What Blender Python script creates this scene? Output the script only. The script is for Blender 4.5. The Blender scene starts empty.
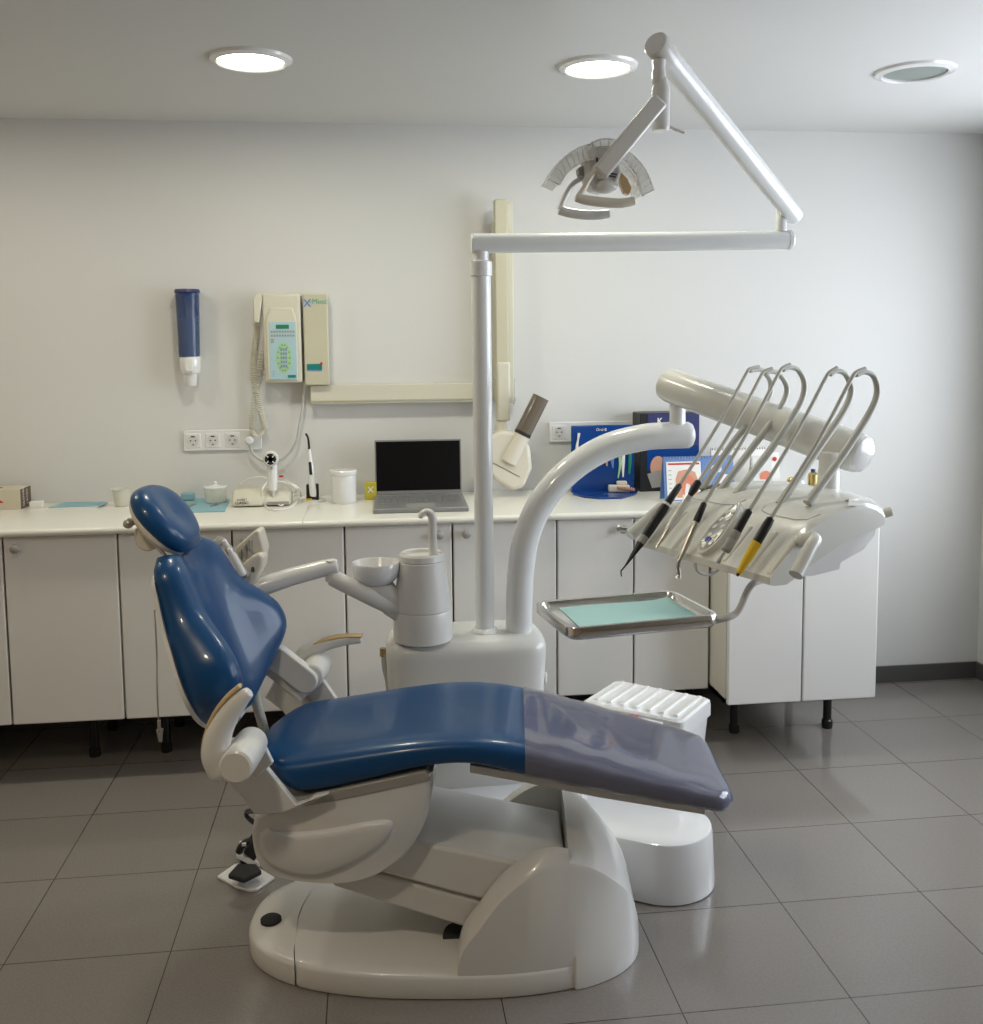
import bpy, bmesh, math, random
from mathutils import Vector, Matrix
random.seed(7)
PI = math.pi
SC = bpy.context.scene
COL = SC.collection
R = math.radians

# ------------------------------------------------------------------ camera
FPX, CX, CY = 1001.127, 494.137, 439.533
YAW, PITCH, ROLL = -.1206, .0943, .0098
CAM = Vector((0, -4.0752, 1.5043))
def _rot():
    c, s = math.cos(YAW), math.sin(YAW); cp, sp = math.cos(PITCH), math.sin(PITCH); cr, sr = math.cos(ROLL), math.sin(ROLL)
    return Matrix(((c, -s, 0), (s, c, 0), (0, 0, 1))) @ Matrix(((1, 0, 0), (0, cp, sp), (0, -sp, cp))) @ Matrix(((cr, 0, sr), (0, 1, 0), (-sr, 0, cr)))
MR = _rot()
cam_d = bpy.data.cameras.new('camera'); cam = bpy.data.objects.new('camera', cam_d); COL.objects.link(cam)
r_, f_, u_ = MR.col[0], MR.col[1], MR.col[2]
cam.matrix_world = Matrix(((r_.x, u_.x, -f_.x, CAM.x), (r_.y, u_.y, -f_.y, CAM.y), (r_.z, u_.z, -f_.z, CAM.z), (0, 0, 0, 1)))
cam_d.sensor_width = 36; cam_d.sensor_fit = 'AUTO'
cam_d.lens = FPX / 1024 * 36
cam_d.shift_x = (983 / 2 - CX) / 1024
cam_d.shift_y = (CY - 512) / 1024
cam_d.clip_start = .02
SC.camera = cam

# ------------------------------------------------------------------ light
SC.view_settings.view_transform = 'Standard'; SC.view_settings.look = 'None'
SC.view_settings.gamma = 1; SC.view_settings.use_curve_mapping = False
SC.view_settings.exposure = 0.30
W = bpy.data.worlds.new('daylight'); SC.world = W; W.use_nodes = True
bg = W.node_tree.nodes['Background']; bg.inputs[0].default_value = (.86, .92, 1.0, 1); bg.inputs[1].default_value = 5.7
CEIL = 2.376; XR = 2.661; XL = -2.3; YF = -6.2
def area(name, loc, rot, sx, sy, power, color, portal=False, disk=False, parent=None):
    l = bpy.data.lights.new(name, 'AREA'); l.shape = 'DISK' if disk else 'RECTANGLE'; l.size = sx
    if not disk: l.size_y = sy
    l.energy = power; l.color = color
    if portal: l.cycles.is_portal = True
    o = bpy.data.objects.new(name, l); COL.objects.link(o); o.location = loc; o.rotation_euler = rot
    if parent: o.parent = parent
    return o
# the window in the right wall, the only opening to the sky (portal only guides sampling)
WY0, WY1, WZ0, WZ1 = -2.7, -.45, .80, 2.10
area('window_portal', (XR + .14, (WY0 + WY1) / 2, (WZ0 + WZ1) / 2), (0, PI / 2, 0), WZ1 - WZ0, WY1 - WY0, 1, (1, 1, 1), portal=True)
LAMP_W = 4.6

# ------------------------------------------------------------------ pixel -> place
def ray(x, y): return MR @ Vector(((x - CX) / FPX, 1, -(y - CY) / FPX))
def at(x, y, Y):                       # point seen at (x, y) on the vertical plane Y
    d = ray(x, y); return CAM + d * ((Y - CAM.y) / d.y)
def fl(x, y, Z=0):                     # point seen at (x, y) on the level plane Z
    d = ray(x, y); return CAM + d * ((Z - CAM.z) / d.z)

# ------------------------------------------------------------------ materials
def mat(name, col, rough=.5, metal=0, coat=0, trans=0, alpha=1, ior=1.45, emit=None, estr=0, bump=None, spec=.5):
    m = bpy.data.materials.new(name); m.use_nodes = True
    b = m.node_tree.nodes['Principled BSDF']; I = b.inputs
    I['Base Color'].default_value = (*col, 1); I['Roughness'].default_value = rough; I['Metallic'].default_value = metal
    I['Coat Weight'].default_value = coat; I['Coat Roughness'].default_value = .06
    I['Transmission Weight'].default_value = trans; I['Alpha'].default_value = alpha; I['IOR'].default_value = ior
    I['Specular IOR Level'].default_value = spec
    if emit: I['Emission Color'].default_value = (*emit, 1); I['Emission Strength'].default_value = estr
    nt = m.node_tree
    # faint surface variation, so that no material is perfectly even
    tc = nt.nodes.new('ShaderNodeTexCoord'); n = nt.nodes.new('ShaderNodeTexNoise')
    sc, st = bump if bump else (60, .02)
    n.inputs['Scale'].default_value = sc; n.inputs['Detail'].default_value = 3
    nt.links.new(tc.outputs['Object'], n.inputs['Vector'])
    bp = nt.nodes.new('ShaderNodeBump'); bp.inputs['Strength'].default_value = st; bp.inputs['Distance'].default_value = .004
    nt.links.new(n.outputs['Fac'], bp.inputs['Height']); nt.links.new(bp.outputs['Normal'], I['Normal'])
    return m
M = dict(
    wall=mat('wall_paint', (.685, .683, .668), .75, bump=(90, .08)),
    wall_bounce=mat('warm_bounce_wall_paint', (.52, .41, .30), .8),  # tint of the unseen front wall, chosen for the warm bounce light it gives
    ceiling=mat('ceiling_paint', (.64, .64, .63), .8),
    white=mat('white_plastic', (.72, .715, .69), .28, coat=.35),
    cream=mat('cream_plastic', (.70, .66, .56), .38, coat=.1),
    console=mat('console_plastic', (.70, .70, .65), .25, coat=.3),
    gloss=mat('white_gloss', (.80, .80, .80), .15, coat=.7),
    pipe=mat('enamelled_pipe', (.78, .80, .80), .18, coat=.6),
    greywhite=mat('greyed_plastic', (.68, .68, .655), .3, coat=.3),
    vinyl=mat('blue_vinyl', (.002, .058, .18), .33, coat=.22, bump=(25, .04), spec=.4),
    film=mat('clear_film', (.25, .235, .29), .13, alpha=.55, coat=1, bump=(6, 1.0), spec=1.0),
    door=mat('cabinet_door', (.80, .79, .765), .3, coat=.15),
    carcass=mat('cabinet_board', (.66, .64, .56), .4),
    worktop=mat('worktop_laminate', (.80, .79, .72), .22, coat=.2),
    black=mat('black_plastic', (.012, .012, .013), .35),
    rubber=mat('dark_rubber', (.02, .02, .022), .7),
    steel=mat('brushed_steel', (.62, .60, .56), .28, 1),
    polished=mat('polished_steel', (.72, .70, .65), .20, 1),
    grey=mat('grey_plastic', (.34, .33, .31), .35),
    hose=mat('grey_silicone_hose', (.50, .50, .46), .42),
    yellow=mat('yellow_plastic', (.80, .52, .01), .35),
    tan=mat('tan_pad', (.52, .38, .20), .5),
    beige=mat('beige_enamel', (.58, .55, .42), .4),
    beige2=mat('pale_beige_enamel', (.66, .64, .53), .4),
    base=mat('grey_tile', (.1, .1, .1)),
    skirting=mat('grey_skirting', (.085, .082, .08), .35),
    ltblue=mat('pale_blue_panel', (.42, .60, .66), .35),
    green=mat('green_label', (.02, .22, .12), .4),
    ltgreen=mat('light_green', (.38, .66, .34), .4),
    teal=mat('teal_label', (.01, .22, .20), .4),
    lilac=mat('lilac_ink', (.25, .30, .50), .5),
    ink=mat('dark_ink', (.02, .02, .02), .6),
    blueink=mat('blue_ink', (.12, .25, .60), .5),
    red=mat('red_ink', (.55, .03, .03), .5),
    paper=mat('white_paper', (.82, .81, .78), .7),
    bluepaper=mat('turquoise_paper', (.46, .74, .73), .8),
    cloth=mat('blue_cloth', (.26, .45, .52), .85),
    display=mat('royal_blue_plastic', (.004, .05, .24), .25, coat=.3),
    navy=mat('navy_card', (.035, .04, .14), .4),
    darkcard=mat('black_card', (.015, .016, .018), .4),
    calblue=mat('calendar_blue', (.14, .24, .50), .5),
    skin=mat('pink_print', (.62, .33, .22), .5),
    skin2=mat('salmon_print', (.70, .22, .14), .5),
    teeth=mat('model_plaster', (.75, .70, .60), .5),
    gold=mat('gold_metal', (.62, .48, .20), .25, 1),
    glassblue=mat('blue_clear_plastic', (.03, .07, .20), .1, alpha=.45),
    cups=mat('cup_stack', (.55, .62, .75), .5),
    smoke=mat('smoked_clear_plastic', (.17, .14, .11), .12, alpha=.9),
    clear=mat('clear_plastic', (.82, .83, .80), .06, alpha=.50, spec=1.0, coat=1, bump=(30, .5)),
    amber=mat('amber_glass', (.65, .38, .10), .15, alpha=.7),
    screen=mat('laptop_screen', (.004, .004, .005), .25, spec=.3),
    laptop=mat('laptop_shell', (.27, .27, .275), .4, .3),
    cardbox=mat('cream_carton', (.62, .56, .44), .6),
    brown=mat('brown_carton', (.13, .085, .06), .6),
    lamp_on=mat('lit_diffuser', (1, 1, .9), .4, emit=(1.0, .99, .80), estr=9),
    lamp_off=mat('unlit_diffuser', (.24, .28, .26), .35),
    chrome=mat('chrome', (.75, .75, .75), .08, 1),
    frosted=mat('frosted_cup', (.78, .78, .70), .4, alpha=.55),
    led=mat('violet_button', (.05, .04, .35), .3),
)
# floor tiles: square polished porcelain, laid in a grid with thin dark joints
m = M['base']; nt = m.node_tree; nt.nodes.clear()
N = nt.nodes.new; L = nt.links.new
out = N('ShaderNodeOutputMaterial'); b = N('ShaderNodeBsdfPrincipled'); L(b.outputs[0], out.inputs[0])
tc = N('ShaderNodeTexCoord'); mp = N('ShaderNodeMapping'); mp.inputs['Location'].default_value = (.9289 + 4 * .3984 * 5, 2.0153 + .3984 * 20, 0)
L(tc.outputs['Object'], mp.inputs[0])
br = N('ShaderNodeTexBrick'); br.offset = 0; br.squash = 1
for k, v_ in (('Scale', 1), ('Mortar Size', .0014), ('Mortar Smooth', .1), ('Bias', 0), ('Brick Width', .3984), ('Row Height', .3984)): br.inputs[k].default_value = v_
br.inputs['Color1'].default_value = (.225, .205, .188, 1); br.inputs['Color2'].default_value = (.237, .217, .199, 1); br.inputs['Mortar'].default_value = (.03, .028, .025, 1)
L(mp.outputs[0], br.inputs['Vector'])
n1 = N('ShaderNodeTexNoise'); n1.inputs['Scale'].default_value = 160; n1.inputs['Detail'].default_value = 6; L(tc.outputs['Object'], n1.inputs[0])
n2 = N('ShaderNodeTexNoise'); n2.inputs['Scale'].default_value = 3; L(tc.outputs['Object'], n2.inputs[0])
mx = N('ShaderNodeMix'); mx.data_type = 'RGBA'; mx.blend_type = 'OVERLAY'; mx.inputs[0].default_value = .22
L(br.outputs['Color'], mx.inputs[6]); L(n1.outputs['Fac'], mx.inputs[7]); L(mx.outputs[2], b.inputs['Base Color'])
mr = N('ShaderNodeMapRange'); mr.inputs[3].default_value = .09; mr.inputs[4].default_value = .16; L(n2.outputs['Fac'], mr.inputs[0]); L(mr.outputs[0], b.inputs['Roughness'])
bp = N('ShaderNodeBump'); bp.inputs['Strength'].default_value = .25; bp.inputs['Distance'].default_value = .002; bp.invert = True
L(br.outputs['Fac'], bp.inputs['Height']); L(bp.outputs[0], b.inputs['Normal'])
b.inputs['Specular IOR Level'].default_value = .6

# ------------------------------------------------------------------ mesh helpers
def catmull(pts, n=6):
    pts = [Vector(p) for p in pts]
    if len(pts) < 3: return pts
    P = [pts[0] * 2 - pts[1]] + pts + [pts[-1] * 2 - pts[-2]]; o = []
    for i in range(1, len(P) - 2):
        for k in range(n):
            t = k / n; a, b_, c, d = P[i - 1], P[i], P[i + 1], P[i + 2]
            o.append(.5 * ((2 * b_) + (c - a) * t + (2 * a - 5 * b_ + 4 * c - d) * t * t + (-a + 3 * b_ - 3 * c + d) * t ** 3))
    o.append(pts[-1]); return o
def lerpf(xs, ys, x):
    if x <= xs[0]: return ys[0]
    for i in range(1, len(xs)):
        if x <= xs[i]:
            t = (x - xs[i - 1]) / (xs[i] - xs[i - 1]); return ys[i - 1] + (ys[i] - ys[i - 1]) * t
    return ys[-1]
def interp(xs, ys, x):       # smooth (Catmull) interpolation
    if x <= xs[0]: return ys[0]
    if x >= xs[-1]: return ys[-1]
    for i in range(1, len(xs)):
        if x <= xs[i]:
            t = (x - xs[i - 1]) / (xs[i] - xs[i - 1])
            def sl(j):
                if j <= 0: return (ys[1] - ys[0]) / (xs[1] - xs[0])
                if j >= len(xs) - 1: return (ys[-1] - ys[-2]) / (xs[-1] - xs[-2])
                return (ys[j + 1] - ys[j - 1]) / (xs[j + 1] - xs[j - 1])
            h = xs[i] - xs[i - 1]; m0, m1 = sl(i - 1) * h, sl(i) * h
            return (2 * t**3 - 3 * t**2 + 1) * ys[i - 1] + (t**3 - 2 * t**2 + t) * m0 + (-2 * t**3 + 3 * t**2) * ys[i] + (t**3 - t**2) * m1
ROOT = {}
class MB:
    def __init__(s): s.v = []; s.f = []
    def add(s, vs, fs):
        o = len(s.v); s.v += [Vector(p) for p in vs]; s.f += [tuple(i + o for i in f) for f in fs]; return s
    def box(s, c, size, rz=0, ry=0, rx=0):
        from mathutils import Euler
        m = Euler((rx, ry, rz)).to_matrix(); hx, hy, hz = [q / 2 for q in size]; c = Vector(c)
        vs = [c + m @ Vector((x * hx, y * hy, z * hz)) for x in (-1, 1) for y in (-1, 1) for z in (-1, 1)]
        return s.add(vs, [(0, 1, 3, 2), (4, 6, 7, 5), (0, 4, 5, 1), (2, 3, 7, 6), (0, 2, 6, 4), (1, 5, 7, 3)])
    def obox(s, c, ax, ay, az, size):
        c = Vector(c); hx, hy, hz = [q / 2 for q in size]
        vs = [c + ax * (x * hx) + ay * (y * hy) + az * (z * hz) for x in (-1, 1) for y in (-1, 1) for z in (-1, 1)]
        return s.add(vs, [(0, 1, 3, 2), (4, 6, 7, 5), (0, 4, 5, 1), (2, 3, 7, 6), (0, 2, 6, 4), (1, 5, 7, 3)])
    def b2(s, x0, x1, y0, y1, z0, z1): return s.box(((x0 + x1) / 2, (y0 + y1) / 2, (z0 + z1) / 2), (x1 - x0, y1 - y0, z1 - z0))
    def rings(s, rings, caps=True, closed=True):
        o = len(s.v); n = len(rings[0])
        for r in rings: s.v += [Vector(p) for p in r]
        for i in range(len(rings) - 1):
            for j in range(n if closed else n - 1):
                a = o + i * n + j; b_ = o + i * n + (j + 1) % n; s.f.append((a, b_, b_ + n, a + n))
        if caps:
            s.f.append(tuple(o + j for j in reversed(range(n)))); s.f.append(tuple(o + (len(rings) - 1) * n + j for j in range(n)))
        return s
    def tube(s, pts, r, seg=14, n=0, round_ends=False, flat=None):
        pts = catmull(pts, n) if n else [Vector(p) for p in pts]
        N_ = len(pts); rad = [r] * N_ if not isinstance(r, (list, tuple)) else None
        if rad is None:
            L0 = len(r); rad = [lerpf([k / (L0 - 1) for k in range(L0)], list(r), i / (N_ - 1)) for i in range(N_)]
        if round_ends:
            def cap(p, d, r0):
                return [(p + d * (r0 * .5 * math.sin(a)), r0 * math.cos(a)) for a in (R(30), R(60), R(85))]
            d0 = (pts[0] - pts[1]).normalized(); d1 = (pts[-1] - pts[-2]).normalized()
            c0 = cap(pts[0], d0, rad[0]); c1 = cap(pts[-1], d1, rad[-1])
            pts = [p for p, _ in reversed(c0)] + pts + [p for p, _ in c1]
            rad = [q for _, q in reversed(c0)] + rad + [q for _, q in c1]
        tan = []
        for i in range(len(pts)):
            a = pts[max(0, i - 1)]; c = pts[min(len(pts) - 1, i + 1)]; tan.append((c - a).normalized())
        t0 = tan[0]; up = Vector((0, 0, 1)) if abs(t0.z) < .9 else Vector((0, 1, 0))
        nx = t0.cross(up).normalized(); rs = []
        for i, p in enumerate(pts):
            if i:
                q = tan[i - 1].rotation_difference(tan[i]); nx = (q @ nx); nx = (nx - tan[i] * nx.dot(tan[i])).normalized()
            ny = tan[i].cross(nx)
            fx, fy = flat if flat else (1, 1)
            rs.append([p + nx * (math.cos(2 * PI * k / seg) * rad[i] * fx) + ny * (math.sin(2 * PI * k / seg) * rad[i] * fy) for k in range(seg)])
        return s.rings(rs)
    def cyl(s, a, b_, r0, r1=None, seg=24): return s.tube([a, b_], [r0, r1 if r1 is not None else r0], seg)
    def lathe(s, c, prof, seg=32, axis=None, xaxis=None, sx=1, sy=1):
        c = Vector(c); az = Vector(axis).normalized() if axis else Vector((0, 0, 1))
        ax = Vector(xaxis) if xaxis else (Vector((1, 0, 0)) if abs(az.x) < .9 else Vector((0, 1, 0)))
        ax = (ax - az * ax.dot(az)).normalized(); ay = az.cross(ax)
        return s.rings([[c + az * z + ax * (max(r, 1e-4) * sx * math.cos(2 * PI * k / seg)) + ay * (max(r, 1e-4) * sy * math.sin(2 * PI * k / seg)) for k in range(seg)] for r, z in prof])
    def prism(s, outline, off):
        off = Vector(off); a = [Vector(p) for p in outline]; return s.rings([a, [p + off for p in a]])
    def ell(s, c, r, seg=20, ax=None):
        ax = ax or (Vector((1, 0, 0)), Vector((0, 1, 0)), Vector((0, 0, 1))); c = Vector(c); rs = []
        for i in range(seg // 2 + 1):
            th = -PI / 2 + PI * i / (seg // 2); q = max(math.cos(th), .01)
            rs.append([c + ax[0] * (r[0] * q * math.cos(2 * PI * k / seg)) + ax[1] * (r[1] * q * math.sin(2 * PI * k / seg)) + ax[2] * (r[2] * math.sin(th)) for k in range(seg)])
        return s.rings(rs)
    def text(s, txt, origin, right, up, size, depth=.0008, align='LEFT', bold=False):
        cu = bpy.data.curves.new('t', 'FONT'); cu.body = txt; cu.size = 1; cu.align_x = align; cu.resolution_u = 3; cu.offset = .02 if bold else 0
        o = bpy.data.objects.new('t', cu); COL.objects.link(o)
        dg = bpy.context.evaluated_depsgraph_get(); me = bpy.data.meshes.new_from_object(o.evaluated_get(dg))
        rt = Vector(right).normalized(); u = Vector(up).normalized(); nrm = rt.cross(u).normalized(); og = Vector(origin)
        s.add([og + rt * (v.co.x * size) + u * (v.co.y * size) + nrm * depth for v in me.vertices], [tuple(p.vertices) for p in me.polygons])
        bpy.data.objects.remove(o); bpy.data.curves.remove(cu); bpy.data.meshes.remove(me); return s
    def build(s, name, m_, parent=None, loc=None, bevel=0, sub=0, flat=False, ang=35, bseg=2, fix=True):
        me = bpy.data.meshes.new(name); o = bpy.data.objects.new(name, me); COL.objects.link(o)
        if parent is not None: base = ROOT[parent.name]
        elif loc is not None: base = Vector(loc)
        else: base = Vector((0, 0, 0))
        me.from_pydata([p - base for p in s.v], [], s.f); me.validate()
        bm = bmesh.new(); bm.from_mesh(me)
        if fix: bmesh.ops.recalc_face_normals(bm, faces=bm.faces)
        bm.to_mesh(me); bm.free()
        if not flat:
            for p in me.polygons: p.use_smooth = True
            me.set_sharp_from_angle(angle=R(ang))
        me.materials.append(M[m_] if isinstance(m_, str) else m_)
        if parent is None: o.location = base; 
        else: o.parent = parent
        ROOT[o.name] = base
        if bevel:
            b_ = o.modifiers.new('bevel', 'BEVEL'); b_.width = bevel; b_.segments = bseg; b_.limit_method = 'ANGLE'; b_.angle_limit = R(40); b_.harden_normals = False
        if sub:
            q = o.modifiers.new('subsurf', 'SUBSURF'); q.levels = sub; q.render_levels = sub
        return o
def thing(name, label, cat, loc, group=None):
    o = bpy.data.objects.new(name, None); COL.objects.link(o); o.location = loc; o.empty_display_size = .05
    o['label'] = label; o['category'] = cat
    if group: o['group'] = group
    ROOT[o.name] = Vector(loc); return o
def tag(o, label, cat, group=None):
    o['label'] = label; o['category'] = cat
    if group: o['group'] = group
    return o
def struct(o): o['kind'] = 'structure'; return o
def dup(root, loc, label, group=None):
    r = root.copy(); COL.objects.link(r); r.location = loc; r['label'] = label
    if group: r['group'] = group
    for ch in list(root.children):
        c = ch.copy(); COL.objects.link(c); c.parent = r
        for g in list(ch.children):
            d = g.copy(); COL.objects.link(d); d.parent = c
    return r
V = Vector
X, Y, Z = V((1, 0, 0)), V((0, 1, 0)), V((0, 0, 1))

# ------------------------------------------------------------------ room shell
T = .12
struct(MB().b2(XL - T, XR + T, YF - T, T, -.1, 0).build('floor', 'base'))
struct(MB().b2(XL - T, XR + T, YF - T, T, CEIL, CEIL + .1).build('ceiling', 'ceiling'))
struct(MB().b2(XL - T, XR + T, 0, T, 0, CEIL).build('wall_back', 'wall'))
struct(MB().b2(XL - T, XL, YF, 0, 0, CEIL).build('wall_left', mat('pale_warm_bounce_wall_paint', (.68, .57, .45), .8)))  # unseen wall; pale warm tint added to bounce light onto the left doors
w = MB(); w.b2(XR, XR + T, WY1, 0, 0, CEIL); w.b2(XR, XR + T, YF, WY0, 0, CEIL); w.b2(XR, XR + T, WY0, WY1, 0, WZ0); w.b2(XR, XR + T, WY0, WY1, WZ1, CEIL)
struct(w.build('wall_right', 'wall'))
struct(MB().b2(XL, XR, YF - T, YF, 0, CEIL).build('wall_front', 'wall_bounce'))
w = MB(); t = .05
for y0, y1 in ((WY0, WY0 + t), (WY1 - t, WY1), ((WY0 + WY1) / 2 - t / 2, (WY0 + WY1) / 2 + t / 2)): w.b2(XR + .02, XR + .08, y0, y1, WZ0, WZ1)
for z0, z1 in ((WZ0, WZ0 + t), (WZ1 - t, WZ1)): w.b2(XR + .02, XR + .08, WY0, WY1, z0, z1)
struct(w.build('window_1', 'gloss'))
struct(MB().b2(XL, XR, -.012, 0, 0, .075).build('baseboard_back', 'skirting', bevel=.002))
struct(MB().b2(XR - .012, XR, YF, -.012, 0, .075).build('baseboard_right', 'skirting', bevel=.002))

# ------------------------------------------------------------------ ceiling downlights
def downlight(x, y, on, label, power=None, tint=(1.0, .97, .80)):
    t = thing('ceiling_downlight', label, 'ceiling light', (x, y, CEIL), 'recessed round downlights in the ceiling')
    MB().lathe((x, y, CEIL), [(.098, -.002), (.098, -.010), (.104, -.014), (.122, -.008), (.126, 0), (.098, -.0005)], 48).build('trim_ring', 'gloss', t)
    MB().lathe((x, y, CEIL), [(.001, -.006), (.09, -.006), (.0985, -.004), (.0985, -.001), (.001, -.001)], 48).build('diffuser', 'lamp_on' if on else 'lamp_off', t)
    if on:
        l = area('downlight_lamp', (0, 0, -.02), (0, 0, 0),   .18, .18, power or LAMP_W, tint, disk=True, parent=t)
    return t
downlight(-.345, -.875, True, 'lit round recessed ceiling light above the wall control unit, left of the lamp arm')
downlight(.727, -.89, True, 'lit round recessed ceiling light right beside the upper end of the lamp spring arm')
downlight(-1.42, -.86, True, 'lit round recessed ceiling light nearest the left wall', 3.6, (1.0, .93, .78))
downlight(-.75, -3.0, True, 'lit round recessed ceiling light over the floor in front of the chair', 9, (1.0, .84, .62))
downlight(1.77, -.92, False, 'unlit grey round recessed ceiling light, the rightmost one')

# ------------------------------------------------------------------ cabinets
CT, CB, YC = .878, .22, -.57
def knob(mb, x, y, z): mb.lathe((x, y, z), [(.006, 0), (.006, .012), (.012, .016), (.0165, .024), (.0150, .031), (.008, .035), (.0005, .036)], 20, axis=(0, -1, 0))
def cabinet(edges, yf, label, z0=CB, z1=CT, legs=(), knobs=True, ykick=None, front=None):
    x0, x1 = edges[0], edges[-1]
    t = thing('base_cabinet', label, 'cabinet', ((x0 + x1) / 2, yf / 2, 0), None)
    g = .018
    c = MB(); c.b2(x0 + .001, x0 + g, yf + .02, -.014, z0, z1); c.b2(x1 - g, x1 - .001, yf + .02, -.014, z0, z1); c.b2(x0 + .001, x1 - .001, yf + .02, -.014, z0, z0 + g); c.b2(x0 + .001, x1 - .001, yf + .02, -.014, z1 - g, z1); c.b2(x0 + .001, x1 - .001, -.02, -.014, z0, z1)
    c.build('body', 'carcass', t)
    for i in range(len(edges) - 1):
        a, b_ = edges[i] + .003, edges[i + 1] - .003
        d = MB().b2(a, b_, yf, yf + .019, z0 + .001, z1 - .004).build('door', 'door', t, bevel=.0045, bseg=3)
        if knobs:
            kx = b_ - .045 if i == 0 else a + .045
            k = MB(); knob(k, kx, yf, z1 - .04); k.build('knob', 'grey', d)
    for lx, ly in legs:
        MB().lathe((lx, ly, 0), [(.019, 0), (.021, .006), (.021, .03), (.016, .036), (.016, z0 - .02), (.024, z0 - .012), (.024, z0)], 16).build('leg', 'black', t)
    return t
def lg(a, b_, xs=None, yf=YC):
    return [(x, y) for x in (a + .07, b_ - .07) for y in (-.33, -.07)]
cabinet([-2.29, -2.0, -1.632], YC, 'white base cabinet at the far left end of the worktop', legs=lg(-2.29, -1.632))
cabinet([-1.626, -1.25, -.876], YC, 'white base cabinet with a grey knob under the glove box', legs=[(-1.05, -.33), (-1.5, -.33), (-1.5, -.07), (-1.05, -.07)])
cabinet([-.876, -.494, -.108], YC, 'white two-door base cabinet behind the blue chair backrest', legs=[(-.793, -.325), (-.2, -.33), (-.793, -.07), (-.2, -.07)])
cabinet([-.108, .272, .649], YC, 'white two-door base cabinet under the laptop behind the spittoon tower', legs=lg(-.108, .649))
cabinet([.649, .935, 1.222], YC, 'white two-door base cabinet behind the metal tray', legs=lg(.649, 1.222))
cabinet([1.226, 1.504, 1.786], -.75, 'deeper white two-door base cabinet on black legs at the right end', z1=.885, legs=[(1.365, -.454), (1.74, -.461), (1.3, -.1), (1.74, -.1)], knobs=False)
def top(x0, x1, yf, z0, z1, label):
    n = 8; h = (z1 - z0) / 2; pr = [(0 - .003, z0), (0 - .003, z1), (yf + h, z1)] + [(yf + h - h * math.sin(PI * k / n), z0 + h + h * math.cos(PI * k / n)) for k in range(1, n)] + [(yf + h, z0)]
    return tag(MB().prism([(x0, y, z) for y, z in pr], (x1 - x0, 0, 0)).build('worktop', 'worktop', loc=((x0 + x1) / 2, -.3, z0)), label, 'worktop')
WT = .903
top(XL + .005, -.2505, -.605, CT, WT, 'white worktop slab left of the joint, carrying the blue cloth and the glove box')
top(-.2495, 1.2255, -.605, CT, WT, 'white worktop slab right of the joint, carrying the laptop and blue dental display')
top(1.2265, 1.79, -.76, .886, WT, 'white worktop slab over the deeper cabinet at the right end')

# ------------------------------------------------------------------ dental chair  (u towards the foot, v away from the camera side, w up)
CA = R(8); CO = V((.15, -1.644, 0)); CU = V((math.cos(CA), -math.sin(CA), 0)); CV = V((math.sin(CA), math.cos(CA), 0))
def cw(u, v, w): return CO + CU * u + CV * v + Z * w
def K(x, y, v):
    d = ray(x, y); t = ((CO - CAM).dot(CV) + v) / d.dot(CV); P = CAM + d * t - CO; return P.dot(CU), P.z
def KP(x, y, v): u, w = K(x, y, v); return cw(u, v, w)
chair = thing('dental_chair', 'blue vinyl reclining dental chair with white plastic base and raised backrest', 'dental chair', CO)
# base plate
def sup(a, b_, n, t, c=(0, 0)):
    co, si = math.cos(t), math.sin(t)
    return (c[0] + a * math.copysign(abs(co) ** (2 / n), co), c[1] + b_ * math.copysign(abs(si) ** (2 / n), si))
def baseplate(u0, u1, hv, prof, clipa=None, clipb=None, seg=96):
    rs = []
    for inset, w_ in prof:
        ring = []
        for k in range(seg):
            p = sup((u1 - u0) / 2 - inset, hv - inset, 2.45, 2 * PI * k / seg, ((u0 + u1) / 2, 0))
            ring.append(list(p) + [w_])
        rs.append(ring)
    return rs
prof = [(.010, .0), (.002, .003), (0, .010), (0, .050), (.003, .057), (.010, .062), (.03, .065), (.12, .068), (.22, .069)]
rs = baseplate(-.487, .49, .256, prof)
def clipu(rs, lo, hi):
    out = []
    for r, (ins, w_) in zip(rs, prof):
        a_, b_ = .4885 - ins, .256 - ins; o = []
        for p in r:
            u, v_ = p[0], p[1]
            for _ in range(4):
                cv = (v_ / .256) ** 2 * .045; l_, h_ = lo + cv, hi + cv
                u = min(max(p[0], l_), h_); q = min(1, abs((u - .0015) / a_)); lim = b_ * max(0, 1 - q ** 2.45) ** (1 / 2.45); v_ = max(-lim, min(lim, v_))
            o.append(cw(u, v_, p[2]))
        out.append(o)
    return out
SEAM = -.362
bpl = MB().rings(clipu(rs, SEAM - .0, 2)).build('base_plate', 'white', chair, ang=50)
bcp = MB().rings(clipu(rs, -2, SEAM - .0025)).build('base_end_cap', 'white', chair, ang=50)
c0 = fl(271, 920, .068)
MB().lathe(c0, [(.026, -.008), (.026, .004), (.022, .007), (.001, .008)], 32).build('base_button', 'rubber', chair)
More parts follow.
